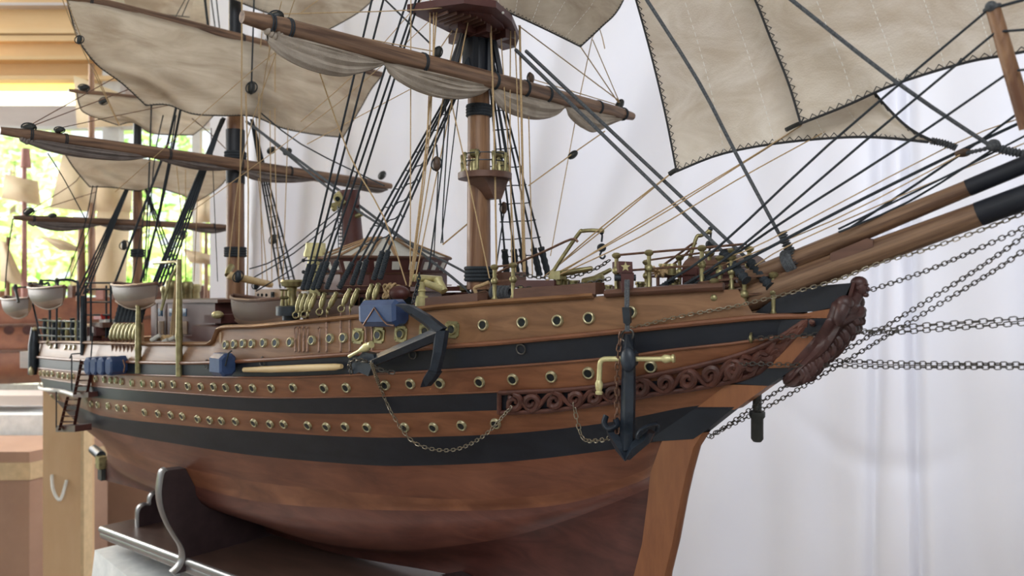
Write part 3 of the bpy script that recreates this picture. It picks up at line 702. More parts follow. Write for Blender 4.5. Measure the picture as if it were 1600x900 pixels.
for s_ in (.08, .17, .26, .35, .44, .53, .62, .7, .78):
    P = [a.lerp(e, s_+.012*((j*3) % 2)) for j, (a, e) in enumerate(shp)]; Q = []
    for j in range(len(P)-1):
        Q += [P[j], P[j].lerp(P[j+1], .3)+V((0, 0, .0015)), P[j].lerp(P[j+1], .7)+V((0, 0, -.0015))]
    Q = [P[0]+(P[0]-P[1])*.25]+Q+[P[-1], P[-1]+(P[-1]-P[-2])*.3]; rl = MB(); rl.tube(Q, .0009, 5); rl.build('ratline', 'rope_dark', ship)
pr = []                               # port fore shrouds
for xb, yb in ((792, 432), (808, 432), (822, 430), (843, 430), (856, 428)):
    A = PD(xb, yb, 1.13); E_ = PD(762+(xb-792)*.12, 92, 1.02); rope('shroud', [A, E_], 3.2, 'rope_dark'); pr.append((A, E_))
    t = MB(); Q = [A.lerp(E_, j/60) for j in range(9)]; t.tube(Q, [.005*(1+.1*(-1)**j) for j in range(9)], 8); t.build('lashing', 'rope_dark', ship)
for s_ in [.1+.085*i for i in range(10)]:
    P = [a.lerp(e, s_) for a, e in pr]; P = [P[0]+(P[0]-P[1])*.3]+P+[P[-1]+(P[-1]-P[-2])*.3]; rl = MB(); rl.tube(P, .0009, 5); rl.build('ratline', 'rope_dark', ship)
def gang(name, bots, top, dep0, dep1, wpx, nrat, m='rope_dark', rw=.0011):
    pr = []
    for xb, yb in bots:
        A = PD(xb, yb, dep0); E_ = PD(top[0]+(xb-bots[0][0])*.1, top[1], dep1); rope(name, [A, E_], wpx, m); pr.append((A, E_))
    for i in range(nrat):
        s_ = .06+.88*i/nrat; P = [a.lerp(e, s_) for a, e in pr]; rl = MB(); rl.tube([P[0]+(P[0]-P[1])*.2]+P+[P[-1]+(P[-1]-P[-2])*.2], rw, 4); rl.build('ratline', m, ship)
gang('shroud', [(236, 450), (242, 450), (248, 448), (255, 446), (262, 444)], (346, 186), 1.42, 1.48, 3.4, 16)
gang('shroud', [(118, 462), (124, 462), (130, 460), (136, 458)], (212, 262), 1.75, 1.84, 3.0, 12)
gang('shroud', [(438, 450), (446, 450), (454, 448), (462, 446)], (392, 186), 1.66, 1.55, 3.0, 14)
gang('shroud', [(268, 440), (276, 438), (284, 436)], (226, 292), 1.98, 1.9, 2.6, 8)
rope('backstay', [(172, 462, 1.55), (262, 225, 1.6), (300, 60, 1.65)], 4, 'rope_dark')
# stays, halyards and braces: (points in column, row, depth; width in px; material; name)
D = 'rope_dark'; T = 'rope_tan'; K = 'rope_grey'
RIG = [
 ([(806, 78, 1.0), (1128, 392, .735)], 6, K, 'forestay'), ([(822, 80, 1.0), (1165, 402, .73)], 6, K, 'forestay'),
 ([(1008, -4, .785), (1090, 125, .745), (1150, 240, .72), (1224, 378, .70)], 6, K, 'forestay'), ([(1232, -4, .655), (1400, 128, .605), (1548, 228, .58)], 7, K, 'forestay'),
 ([(598, -4, 1.1), (672, 68, 1.06), (1000, 380, .9), (1150, 520, .8)][:2], 3, D, 'stay'),
 ([(1548, 12, .535), (1295, 226, .63), (1120, 388, .715), (1030, 448, .76)], 4, D, 'guy'), ([(1556, 50, .535), (1345, 226, .63), (1150, 392, .712), (1064, 448, .75)], 4, D, 'guy'),
 ([(1577, 113, .537), (1412, 226, .61), (1200, 362, .70), (1085, 444, .745)], 4, D, 'guy'), ([(1600, 170, .595), (1500, 242, .615), (1330, 355, .665)], 4, D, 'guy'),
 ([(1600, 189, .595), (1500, 236, .615), (1350, 310, .645), (1200, 388, .69), (1100, 440, .74)], 5, D, 'guy'), ([(1600, 213, .59), (1480, 275, .61), (1310, 358, .66)], 3.4, D, 'guy'), ([(1560, 228, .6), (1420, 315, .63), (1310, 363, .655)], 3.4, D, 'guy'),
 ([(1620, -6, .52), (1548, 14, .535)], 5, D, 'guy'), ([(1620, 45, .52), (1566, 49, .532)], 4, D, 'guy'), ([(1620, 107, .52), (1590, 110, .53)], 4, D, 'guy'),
 ([(1600, 183, .60), (1480, 230, .62), (1200, 376, .69), (1140, 400, .72)], 2, T, 'sheet'), ([(1600, 224, .6), (1440, 292, .63), (1240, 380, .68), (1180, 415, .71)], 2, T, 'sheet'), ([(1500, 242, .6), (1300, 345, .66), (1100, 425, .74)], 2, T, 'sheet'),
 ([(1050, 270, .80), (940, 355, .87), (860, 425, .95)], 2.2, T, 'sheet'), ([(1046, 273, .80), (935, 365, .87), (850, 432, .95)], 2, T, 'sheet'),
 ([(1252, 196, .70), (1150, 260, .74), (1000, 350, .80), (870, 430, .9)], 2, T, 'sheet'), ([(1240, 205, .71), (1150, 262, .74), (1000, 355, .80), (860, 432, .9)], 2, T, 'sheet'), ([(1300, 200, .68), (1150, 282, .74), (1000, 370, .80), (850, 440, .9)], 2, T, 'sheet'),
 ([(945, 76, 1.12), (895, 240, 1.1)][:1]+[(925, 60, 1.15), (860, 400, 1.1)], 1.6, T, 'brace'),
 ([(430, 22, .8), (660, 15, .9), (760, 2, .95)], 1.8, T, 'lift'), ([(440, 30, .8), (560, 58, .88), (676, 80, .94)], 1.8, T, 'lift'), ([(686, 78, .95), (740, -2, .99)], 1.8, T, 'lift'),
 ([(490, 86, .82), (545, 240, .88), (600, 340, .9), (635, 445, .92)], 2.2, T, 'clewline'), ([(490, 86, .82), (600, 92, .9), (695, 114, .96)], 1.8, T, 'buntline'), ([(450, 50, .81), (600, 88, .88), (696, 113, .95)], 2.4, T, 'buntline'),
 ([(694, 113, .95), (720, 225, .95), (765, 435, .93)], 2, T, 'buntline'), ([(642, -2, .9), (641, 440, .92)], 1.8, T, 'halyard'),
 ([(672, -2, .93), (668, 200, .93), (640, 445, .93)], 2, T, 'halyard'), ([(678, -2, .93), (672, 200, .93), (642, 445, .93)], 2, T, 'halyard'), ([(684, -2, .93), (665, 240, .93), (640, 448, .93)], 2.4, T, 'halyard'),
 ([(765, -2, .97), (772, 200, .97), (776, 430, .97)], 3, T, 'halyard'), ([(726, 2, .95), (700, 110, .95), (645, 430, .93)], 2, T, 'halyard'), ([(733, 26, .96), (712, 130, .95), (648, 440, .93)], 2, T, 'halyard'),
 ([(798, 20, 1.0), (797, 200, 1.0), (800, 430, 1.0)], 2, T, 'halyard'), ([(804, 40, 1.0), (812, 250, 1.0), (818, 430, 1.0)], 2, T, 'halyard'), ([(812, 40, 1.0), (820, 432, 1.0)], 3.6, T, 'halyard'), ([(826, 180, 1.03), (832, 430, 1.02)], 1.8, T, 'halyard'), ([(783, 60, .99), (806, 425, .99)], 1.8, T, 'halyard'),
 ([(810, 40, 1.03), (968, 158, 1.22)], 1.8, T, 'lift'), ([(907, 73, 1.1), (966, 160, 1.21)], 1.8, T, 'clewline'), ([(926, 62, 1.12), (968, 160, 1.21)], 1.6, T, 'lift'), ([(829, 123, 1.06), (962, 163, 1.21)], 1.6, T, 'lift'),
 ([(945, 205, 1.15), (895, 240, 1.1), (826, 290, 1.02)], 2, T, 'brace'),
 ([(1005, 145, 1.0), (895, 243, 1.1)], 0, D, 'skip'),
 ([(572, 60, 1.2), (430, 180, 1.3), (190, 420, 1.5)], 0, D, 'skip'),
 ([(430, 60, .8), (150, 260, 1.1)], 0, D, 'skip'),
 ([(383, 58, 1.5), (240, 170, 1.5), (60, 195, 1.2)], 0, D, 'skip'),
 ([(48, 195, 1.22), (180, 121, 1.35), (240, 90, 1.42)], 1.5, 'copper', 'lift'), ([(50, 197, 1.22), (200, 140, 1.4), (260, 118, 1.45)], 1.5, 'copper', 'lift'), ([(93, 200, 1.24), (235, 170, 1.42), (340, 150, 1.5)], 1.3, 'copper', 'lift'),
 ([(97, -2, 1.2), (122, 62, 1.25), (150, 120, 1.3), (186, 196, 1.35)], 1.6, T, 'brace'), ([(103, -2, 1.2), (140, 90, 1.3), (187, 196, 1.4)], 1.3, T, 'brace'),
 ([(75, 240, 1.2), (100, 280, 1.3), (135, 345, 1.5)], 1.6, D, 'brace'), ([(45, 330, 1.6), (110, 290, 1.7), (125, 275, 1.75)], 1.3, 'copper', 'lift'), ([(48, 332, 1.6), (150, 300, 1.75)], 1.3, 'copper', 'lift'),
 ([(20, 342, 1.6), (12, 400, 1.65), (8, 450, 1.7)], 1.8, D, 'brace'),
 ([(378, -2, 1.35), (377, 190, 1.4), (372, 430, 1.4)], 2.2, T, 'halyard'), ([(384, 145, 1.42), (388, 300, 1.42), (386, 470, 1.42)], 2.4, T, 'halyard'), ([(397, -2, 1.4), (393, 130, 1.42)], 2.6, D, 'halyard'), ([(404, 145, 1.45), (410, 440, 1.5)], 1.6, T, 'halyard'), ([(414, -2, 1.5), (400, 200, 1.5), (418, 440, 1.5)], 1.5, T, 'halyard'), ([(420, 30, 1.5), (425, 450, 1.5)], 1.5, T, 'halyard'), ([(430, 60, 1.5), (430, 250, 1.5), (436, 445, 1.5)], 1.5, T, 'halyard'), ([(450, 200, 1.5), (442, 440, 1.5)], 1.4, T, 'halyard'),
 ([(400, 200, 1.5), (560, 330, 1.2), (732, 428, 1.0)], 4, K, 'stay'), ([(385, 190, 1.48), (540, 305, 1.25), (705, 432, 1.03), (735, 460, 1.0)], 4.5, K, 'stay'),
 ([(400, 170, 1.5), (470, 225, 1.4), (512, 330, 1.3)][:2]+[(600, 290, 1.2)], 2.4, D, 'stay'),
 ([(700, 35, 1.0), (560, 290, 1.1), (400, 395, 1.35), (310, 440, 1.5)], 0, D, 'skip'),
 ([(545, 315, 1.25), (440, 400, 1.35), (390, 420, 1.4)], 2, D, 'funnel_guy'), ([(550, 320, 1.25), (460, 395, 1.35), (385, 440, 1.4)], 2, D, 'funnel_guy'), ([(552, 330, 1.25), (470, 410, 1.35), (400, 455, 1.4)], 2, D, 'funnel_guy'),
 ([(230, 300, 1.8), (215, 400, 1.8), (205, 445, 1.8)], 2, D, 'halyard'), ([(238, 120, 1.7), (232, 300, 1.75), (225, 440, 1.75)], 2.6, D, 'halyard'), ([(255, 180, 1.65), (240, 260, 1.7), (228, 440, 1.7)], 2, D, 'halyard'), ([(275, 180, 1.6), (262, 260, 1.6), (228, 430, 1.7)], 2.2, D, 'halyard'), ([(282, 172, 1.6), (250, 330, 1.65), (220, 440, 1.7)], 4, D, 'backstay'), ([(350, 184, 1.5), (312, 270, 1.5), (240, 445, 1.45)], 7, K, 'backstay'),
 ([(145, 290, 1.6), (130, 360, 1.65), (100, 440, 1.7)], 1.6, D, 'brace'), ([(152, 290, 1.6), (138, 360, 1.65), (108, 440, 1.7)], 1.6, D, 'brace'),
 ([(185, 345, 1.6), (100, 440, 1.75)], 0, D, 'skip'), ([(193, 415, 1.75), (150, 375, 1.7), (60, 310, 1.5)], 0, D, 'skip'),
 ([(276, 260, 1.55), (284, 350, 1.55), (283, 435, 1.55)], 1.6, T, 'halyard'), ([(290, 265, 1.55), (290, 440, 1.5)], 1.5, T, 'halyard'), ([(310, 270, 1.5), (303, 440, 1.5)], 1.3, T, 'halyard'), ([(330, 200, 1.5), (340, 440, 1.5)], 1.3, D, 'halyard'), ([(300, 185, 1.55), (330, 210, 1.55), (355, 235, 1.52)], 1.5, 'copper', 'brace'),
 ([(575, 0, 1.15), (440, 160, 1.3), (260, 380, 1.5)], 0, T, 'skip'),
 ([(200, 285, 1.6), (300, 320, 1.4), (420, 500, 1.2)], 0, T, 'skip'),
 ([(700, 100, .97), (735, 370, .95)][:1]+[(690, 262, .93), (670, 420, .93)], 2.4, D, 'tackle_fall'), ([(702, 180, .94), (692, 330, .94), (692, 380, .94)], 2, D, 'tackle_fall'), ([(720, 120, .96), (708, 225, .95), (689, 380, .94)], 1.8, D, 'tackle_fall'), ([(682, 226, .93), (684, 250, .93)], 2.6, D, 'tackle_fall'), ([(685, 268, .93), (678, 400, .93)], 1.8, D, 'tackle_fall'),
 ([(787, 335, 1.03), (775, 420, 1.02)], 2.2, D, 'tackle_fall'), ([(760, 70, 1.0), (790, 225, 1.02), (806, 340, 1.03), (820, 420, 1.04)], 2.4, D, 'tackle_fall'),
 ([(692, 382, 1.0), (735, 346, 1.05)], 2.4, T, 'brace'), ([(568, 230, 1.15), (640, 340, 1.05), (700, 430, .98)], 0, T, 'skip'),
 ([(660, -2, 1.02), (560, 110, 1.1), (470, 190, 1.2)], 1.4, T, 'brace'), ([(705, 0, 1.0), (530, 160, 1.15), (300, 330, 1.4)], 1.3, T, 'brace'), ([(470, 60, 1.1), (400, 105, 1.2), (180, 300, 1.4)], 1.2, T, 'brace'), ([(640, 140, 1.0), (480, 225, 1.2)], 1.4, T, 'brace'),
 ([(440, 2, 1.1), (415, 110, 1.3), (405, 200, 1.4)], 1.3, T, 'brace'), ([(460, 0, 1.1), (440, 60, 1.2), (380, 240, 1.4), (355, 430, 1.45)], 1.4, T, 'halyard'), ([(500, -2, 1.2), (470, 20, 1.2)], 1.4, T, 'brace'),
 ([(320, -2, 1.9), (325, 40, 1.9)], 4, D, 'backstay'), ([(330, -2, 1.9), (336, 42, 1.9)], 2, D, 'backstay'), ([(338, -2, 1.9), (343, 44, 1.9)], 2, D, 'backstay'),
 ([(284, 26, 1.7), (296, -2, 1.7)], 1.5, D, 'backstay'), ([(270, 34, 1.7), (290, -2, 1.7)], 1.5, D, 'backstay'),
]
for pts, wd, m, nm in RIG:
    if nm == 'skip': continue
    rope(nm, [PD(*p) for p in pts] if len(pts) == 2 else smooth([PD(*p) for p in pts], 3), wd, m)
# heavy served eye where the stays meet, jib tack and wooden heart
b = MB(); P = smooth([PD(1545, 224, .592), PD(1560, 232, .59), PD(1585, 238, .587), PD(1612, 243, .583)], 10); b.tube(P, [.0032+.0007*(-1)**i for i in range(len(P))], 10); b.ball(PD(1552, 227, .59), (.0052, .005, .005), 10, 8); b.build('served_eye', 'rope_grey', ship)
b = MB(); P = smooth([PD(1455, 220, .618), PD(1475, 224, .615), PD(1494, 231, .612)], 10); b.tube(P, [.0028+.0006*(-1)**i for i in range(len(P))], 10); b.build('lashing', 'rope_grey', ship)
b = MB(); P = smooth([PD(1505, 240, .61), PD(1525, 236, .60), PD(1550, 230, .592)], 8); b.tube(P, [.0016+.0004*(-1)**i for i in range(len(P))], 8); b.build('lashing', 'rope_grey', ship)
b = MB(); b.ball(PD(1505, 239, .61), (.0075, .0035, .0035), 12, 8, Matrix.Rotation(-.2, 3, 'Y')@Matrix.Rotation(.8, 3, 'Z')); b.build('rigging_heart', 'block_wood', ship)
b = MB(); P = smooth([PD(1222, 362, .70), PD(1228, 380, .70), PD(1238, 398, .695), PD(1244, 414, .692)], 9); b.tube(P, [.0038+.0011*(-1)**i for i in range(len(P))], 10)
for i in range(5): b.ring(J0.lerp(J1, .235+.008*i), (J1-J0).normalized(), .0108, .0022, 20, 6)
b.build('lashing', 'rope_grey', ship)
b = MB(); b.lathe(PD(1550, 8, .535), PD(1606, 200, .54), [(0, .0038), (.05, .0048), (1, .0056)], 16); wb = b.build('whisker_boom', 'mast_wood', ship)
b = MB(); b.ring(PD(1550, 12, .535), (PD(1606, 200, .54)-PD(1550, 8, .535)).normalized(), .0046, .0016, 16, 6); b.ball(PD(1548, 10, .533), .004, 8, 6); b.build('lashing', 'rope_grey', wb)
b = MB(); P = smooth([PD(1046, 272, .80), PD(1052, 268, .797), PD(1058, 265, .795)], 5); b.tube(P, .0028, 8); b.build('lashing', 'dark_block', ship)
b = MB(); P = smooth([PD(1228, 203, .70), PD(1240, 197, .70), PD(1252, 192, .70)], 5); b.tube(P, .0022, 8); b.build('lashing', 'dark_block', ship)
for x, y, d in ((1130, 395, .735), (1168, 405, .73)):
    b = MB(); P = [PD(x+i*2.6, y+i*3.1, d-.002*i) for i in range(15)]; b.tube(P, [.0045+.0008*(-1)**i for i in range(15)], 10); b.build('lashing', 'rope_dark', ship)
for x, y in ((1038, 446), (1072, 446), (1095, 443)):
    b = MB(); P = [PD(x-i*1.9, y+i*1.3, .757) for i in range(-8, 6)]; b.tube(P, [.003+.0006*(-1)**i for i in range(14)], 8); b.ring(PD(x-13, y+8, .757), FW, .004, .0009, 14, 5); b.build('lashing', 'rope_dark', ship)
# ================================================================ chains
LM = {}
def link_mesh(L, W, r):
    k = (L, W, r)
    if k not in LM:
        b = MB(); P = []; s_ = (L-W)/2
        for i in range(12):
            a = 2*pi*i/12; P.append(V((math.cos(a)*W/2+(s_ if math.cos(a) > 0 else -s_), math.sin(a)*W/2, 0)))
        b.tube(P, r, 5, closed=True); LM[k] = b
    return LM[k]
def chain(name, P, L, W, r, m, parent=None, joined=False, label=None):
    pitch = L-2*r*1.05; P = [p if isinstance(p, Vector) else PD(*p) for p in P]; P = smooth(P, 10) if len(P) > 2 else P
    if proj(P[-1])[0] > 1600: P = P+[P[-1]+(P[-1]-P[-2]).normalized()*.22]
    n = max(2, int(plen(P)/pitch)+1); Q = resample(P, n); src = link_mesh(L, W, r)
    if joined:
        b = MB()
    else:
        o = bpy.data.objects.new(name, None); C.objects.link(o); o.parent = parent or ship; o.location = Q[0]-LOC[(parent or ship).name]; LOC[o.name] = Q[0].copy(); o.empty_display_size = .005
        me = src.data('chain_link', m)
        if label: o['label'] = label
    for i in range(n):
        t = (Q[min(i+1, n-1)]-Q[max(i-1, 0)]).normalized(); up = V((0, 0, 1)); y = (up-t*up.dot(t)); y = y.normalized() if y.length > 1e-3 else V((0, 1, 0)); z = t.cross(y)
        a = (pi/2 if i % 2 else 0)+.25*math.sin(i*.23); y2 = y*math.cos(a)+z*math.sin(a); z2 = t.cross(y2)
        M = Matrix.Translation(Q[i]) @ Matrix((t, y2, z2)).transposed().to_4x4()
        if joined: b.add([M@v_ for v_ in src.v], src.f)
        else: inst('chain_link', me, o, M)
    return b.build(name, m, parent or ship, label) if joined else o
CL, CW, CR = .0051, .0039, .00052
fgp = PY(1352, 456, 0)
chain('martingale_chain', [(1352, 456, .662), (1440, 426, .63), (1530, 388, .60), (1612, 350, .575)], CL*.95, CW, CR, 'chain_metal', joined=True)
chain('bobstay_chain', [(1112, 682, .765), (1200, 621, .735), (1290, 565, .70), (1372, 517, .67), (1520, 425, .61), (1612, 360, .58)], CL, CW, CR, 'chain_metal')
chain('bobstay_chain', [(1108, 681, .77), (1200, 635, .735), (1300, 577, .70), (1410, 510, .655), (1550, 425, .60), (1612, 382, .58)], CL, CW, CR, 'chain_metal')
chain('bowsprit_shroud_chain', [on(1174, 528, .003), (1230, 526, .685), (1300, 521, .665), (1345, 518, .65), (1450, 508, .615), (1612, 497, .575)], CL*1.2, CW*1.05, CR, 'chain_metal')
chain('bowsprit_shroud_chain', [(1318, 520, .70), (1400, 519, .67), (1500, 512, .64), (1612, 504, .61)], CL*1.2, CW*1.05, CR, 'chain_metal')
chain('lower_shroud_chain', [(1050, 563, .755), (1120, 566, .73), (1200, 569, .70), (1330, 572, .66), (1450, 574, .63), (1612, 574, .59)], CL*1.02, CW*.9, CR, 'chain_metal', joined=True)
chain('lower_shroud_chain', [(1268, 561, .705), (1340, 565, .68), (1450, 568, .65), (1612, 569, .61)], CL*1.05, CW, CR, 'chain_metal', joined=True)
chain('bowsprit_side_chain', [on(987, 513, .003), on(1060, 495, .004), (1140, 480, .715), (1200, 466, .69), (1300, 440, .66), (1375, 411, .64), (1450, 389, .615), (1550, 353, .59), (1612, 328, .575)], .0056, .0030, .0005, 'chain_light', joined=True)
chain('anchor_chain', [(580, 567, .79), on(600, 600, .008), on(622, 648, .008), on(655, 687, .008), on(710, 697, .008), on(760, 675, .008), on(802, 632, .008)], .0066, .0038, .00058, 'chain_light')
chain('anchor_chain', [on(900, 628, .006), on(905, 645, .01), on(920, 668, .02), (945, 687, .77), (952, 684, .765)], .0072, .0042, .0006, 'chain_light')
chain('deck_chain', [(802, 428, .93), (850, 434, .92), (890, 433, .91), (930, 420, .90), (950, 408, .89)], .0068, .0042, .0007, 'chain_metal', joined=True)
chain('deck_chain', [(800, 448, .90), (850, 452, .89), (900, 446, .88), (950, 436, .87)], .0068, .0042, .0007, 'chain_metal', joined=True)
chain('deck_chain', [(682, 473, .93), (715, 468, .93), (755, 460, .92)], .012, .007, .0014, 'copper', joined=True)
chain('davit_chain', [(655, 430, .93), (652, 448, .92), (646, 470, .91)], .007, .004, .0009, 'iron', joined=True)
b = MB(); p, n_ = hit(1174, 527); b.ring(p+n_*.002, n_.cross(V((0, 0, 1))), .0042, .0014, 14, 6); b.build('eye_ring', 'brass', hull)
for x, y in ((815, 545), (646, 553), (324, 570), (411, 566)):
    p, n_ = hit(x, y); 
    if p is None: continue
    b = MB(); b.ring(p+n_*.002, n_, .0056, .0008, 18, 6); b.ball(p+V((0, 0, .0065))+n_*.001, .0022, 8, 6); b.build('ring_bolt', 'chain_metal', hull)
# ================================================================ tops and platforms
zt = CZ+.335
poly = [PZ(x, y, zt) for x, y in ((636, 18), (680, 11), (725, 5), (775, 12), (800, 34), (811, 60), (806, 74), (786, 79), (752, 60), (714, 57))]
b = MB(); b.prism(poly, V((0, 0, .009))); b.prism([p.lerp(sum(poly, V())/10, .3)+V((0, 0, -.003)) for p in poly[:]], V((0, 0, .004))); top = b.build('fore_top', 'maroon', ship, 'dark red-brown platform at the head of the foremast', smooth_=False)
ctr = sum(poly, V())/10
def xr(y):
    xs = []
    for p, q in zip(poly, poly[1:]+poly[:1]):
        if (p.y-y)*(q.y-y) < 0: xs.append(lerp(p.x, q.x, (y-p.y)/(q.y-p.y)))
    return min(xs), max(xs)
for i in range(16):                    # grating slats below
    y = lerp(-.085, .06, i/15); xa, xb = xr(y); b = MB(); b.box(V((lerp(xa, xb, .45), y, zt-.0045)), ((xb-xa)*.5, .0022, .003)); b.build('grating_slat', 'rail_wood', top, smooth_=False)
b = MB()
for sg in (-1, 1): b.box(V((.0, sg*.018, zt-.008)), (.075, .008, .012))
b.box(V((.012, 0, zt-.008)), (.012, .11, .010)); b.build('trestle_tree', 'garboard', top, smooth_=False)
b = MB()
for i in range(12): b.ball(poly[0].lerp(poly[2], i/11)+V((0, 0, .017)), .0022, 6, 5)
b.build('deadeye', 'dark_block', top)
for x, y in ((753, 28), (753, 38), (786, 20)):
    b = MB(); b.ball(PD(x, y, .93 if y < 25 else .985), .0017, 8, 6); b.build('rivet', 'white_paint', top)
# masthead struts from top to yard
for x0, y0, x1, y1, d in ((728, 40, 706, 102, .985), (728, 45, 712, 103, .98), (771, 60, 783, 122, 1.0), (765, 60, 764, 120, .99)):
    rope('crosstree_strut', [(x0, y0, d), (x1, y1, d)], 9, 'paint_black')
# searchlight platform on the foremast
zp = CZ+(HZ-277)/F*1.0
b = MB(); b.tube([V((.012, 0, zp-.004)), V((.012, 0, zp+.004))], .0365, 28); b.prism([V((.0, -.022, zp-.003)), V((.0, .026, zp-.003)), V((.0, .012, zp-.031)), V((.0, -.002, zp-.031))], V((.032, 0, 0)))
pf = b.build('lantern_platform', 'rail_wood', ship, 'round wooden platform with brass lamps half way up the foremast')
for i in range(9):
    a = 2*pi*i/9+.3; p = V((.012+.031*math.cos(a), .031*math.sin(a), zp+.004))
    b = MB(); b.lathe(p, p+V((0, 0, .026)), [(0, .0022), (.1, .003), (.2, .0018), (.55, .0028), (.62, .0018), (.9, .003), (1, .002)], 8); b.build('stanchion', 'brass', pf)
for z in (.016, .026):
    b = MB(); b.ring(V((.012, 0, zp+.004+z-.002)), V((0, 0, 1)), .031, .0008, 32, 5); b.build('railing_wire', 'iron', pf)
for x, y in ((741, 262), (781, 265)):
    d = .985 if x < 760 else 1.02; b = MB(); b.lathe(PD(x, y+8, d), PD(x, y-14, d), [(0, .006), (.7, .006), (.8, .0045), (1, .0045)], 12); q = PD(x, y-23, d); b.tube([q+RT*-.004, q+RT*.005-FW*.004], .0052, 14); lp = b.build('lamp', 'brass', pf)
    b = MB(); b.tube([q+RT*.0052-FW*.004, q+RT*.0056-FW*.0045], .0036, 12); b.build('lens', 'hole', lp)
# ================================================================ deck rails
def stanchion(p, h, parent=None, r=.0034, m='brass', lean=V((0, 0, 0))):
    b = MB(); b.lathe(p, p+V((0, 0, h))+lean, [(0, r*1.1), (.03, r*.9), (.08, r*.62), (.42, r*.72), (.46, r*1.2), (.52, r*1.35), (.58, r*1.1), (.62, r*.62), (.84, r*.66), (.88, r*1.3), (.94, r*1.5), (.99, r*.9), (1, r*.3)], 12)
    return b.build('stanchion', m, parent or ship)
def railing(k, xs, h, name='deck_railing', zb=.006, m='brass', rod='copper', lv=(.93, .5), ext=(0, 0), inb=.006, r=.0034):
    P = [on_level(k, x, zb, -inb) for x in xs]; first = P[0]
    o = bpy.data.objects.new(name, None); C.objects.link(o); o.parent = ship; o.location = first-LOC[ship.name]; LOC[o.name] = first.copy(); o.empty_display_size = .005
    for p in P: stanchion(p, h, o, r, m)
    for q in lv:
        a = P[0].lerp(P[1], -ext[0]) if ext[0] else P[0]; c_ = P[-1].lerp(P[-2], -ext[1]) if ext[1] else P[-1]
        b = MB(); b.tube([a+V((0, 0, h*q))]+[p+V((0, 0, h*q)) for p in P]+[c_+V((0, 0, h*q))], .0013, 6); b.build('railing_rod', rod, o)
    return o
railing(0, [767, 796], .040, ext=(0, .15))
railing(0, [958, 1009, 1092], .040, ext=(0, .8))
railing(1, [1113, 1160, 1206], .040, zb=.003, ext=(.55, .35), inb=.004)
for y in (.93, .5):                     # port side of the forecastle
    P = [V((p.x, -p.y-.006, p.z+.006+.04*y)) for p in [on_level(0, x) for x in (900, 960, 1010, 1060, 1100, 1140)]]; b = MB(); b.tube(P, .0012, 6); b.build('railing_rod', 'copper', ship)
for x in (900, 980, 1050, 1100, 1140):
    p = on_level(0, x); stanchion(V((p.x, -p.y-.006, p.z+.004)), .04)
for x, lean in ((1140, 0), (1158, 0)):
    p = PY(x, 452, .0); stanchion(p+V((0, -.02, 0)), .034)
# raised rail blocks
for x0, x1, h, m in ((668, 750, .011, 'rail_wood'), (806, 934, .0125, 'rail_wood')):
    P = [on_level(0, lerp(x0, x1, i/8), .003, .004) for i in range(9)]; b = MB()
    v = []
    for p in P: v += [p, p+V((0, 0, h)), p+V((0, .016, h)), p+V((0, .016, 0))]
    f = [(i*4+a, i*4+(a+1) % 4, i*4+4+(a+1) % 4, i*4+4+a) for i in range(8) for a in range(4)]+[(0, 1, 2, 3), (32, 35, 34, 33)]
    b.add(v, f); b.build('rail_block', m, ship, smooth_=False)
# cathead with star
cp = on_level(0, 978, .006, .012); dc = proj(cp)[2]
b = MB(); P = [PN(x, y, cp, FW) for x, y in ((967, 408), (988, 409), (989, 426), (967, 426))]; b.prism(P, FW*.05)
P = [PN(x, y, cp, FW)+V((0, .002, 0)) for x, y in ((968, 426), (989, 426), (988, 456), (970, 456))]; b.prism(P, FW*.04); cat = b.build('cathead', 'maroon', ship, 'dark wooden cathead block carrying a star', smooth_=False)
b = MB(); sc = PN(977.5, 417, cp-FW*.0012, FW); R5 = .0052
b.prism([sc+RT*(math.sin(i*pi/5)*(R5 if i % 2 == 0 else R5*.42))+UP*(math.cos(i*pi/5)*(R5 if i % 2 == 0 else R5*.42)) for i in range(10)], FW*.0014); b.build('star', 'gilt', cat, smooth_=False)
for sg in (-1, 1):
    b = MB(); q = PN(978+sg*12, 434, cp, FW)+FW*.006; b.tube([q-RT*(sg*.004), q+RT*(sg*.003)], .0036, 10); b.build('sheave_pin', 'iron', cat)
# davits with hook blocks
def davit(pts, d0, d1, rp, strut, hook, m='brass'):
    n = len(pts); P = [PD(x, y, lerp(d0, d1, i/(n-1))) for i, (x, y) in enumerate(pts)]
    b = MB(); Q = smooth(P, 5); b.tube(Q, rp, 10); b.ball(Q[-1], rp*1.5, 8, 6); o = b.build('cargo_davit', m, ship)
    for st in strut:
        b = MB(); b.tube(smooth([PD(*p) for p in st], 4), rp*.62, 8); b.build('davit_strut', 'copper', o)
    hx, hy = hook; d = d1; b = MB(); b.tube([PD(hx, hy-26, d), PD(hx+1, hy-18, d), PD(hx, hy-9, d)], .0012, 6); b.ball(PD(hx, hy-24, d), .003, 8, 6)
    nrm = (V((0, 1, 0))*.3-FW).normalized(); c_ = PD(hx, hy, d); b.tube([c_-nrm*.0022, c_+nrm*.0022], .0051, 18); b.ball(c_+nrm*.0024, .0014, 8, 6)
    H = [PD(hx+dx, hy+dy, d) for dx, dy in ((0, 6), (-2, 10), (-2, 15), (2, 17), (5, 14), (5, 11))]; b.tube(smooth(H, 4), [.0012]*18+[.0010, .0006, .0003], 6)
    b.build('hook_block', 'iron', o); return o
davit([(858, 434), (880, 400), (905, 364), (911, 361), (925, 360), (940, 361)], .90, .88, .0024, [[(770, 430, .93), (800, 415, .92), (850, 393, .90), (892, 374, .885), (903, 378, .882)]], (940, 387))
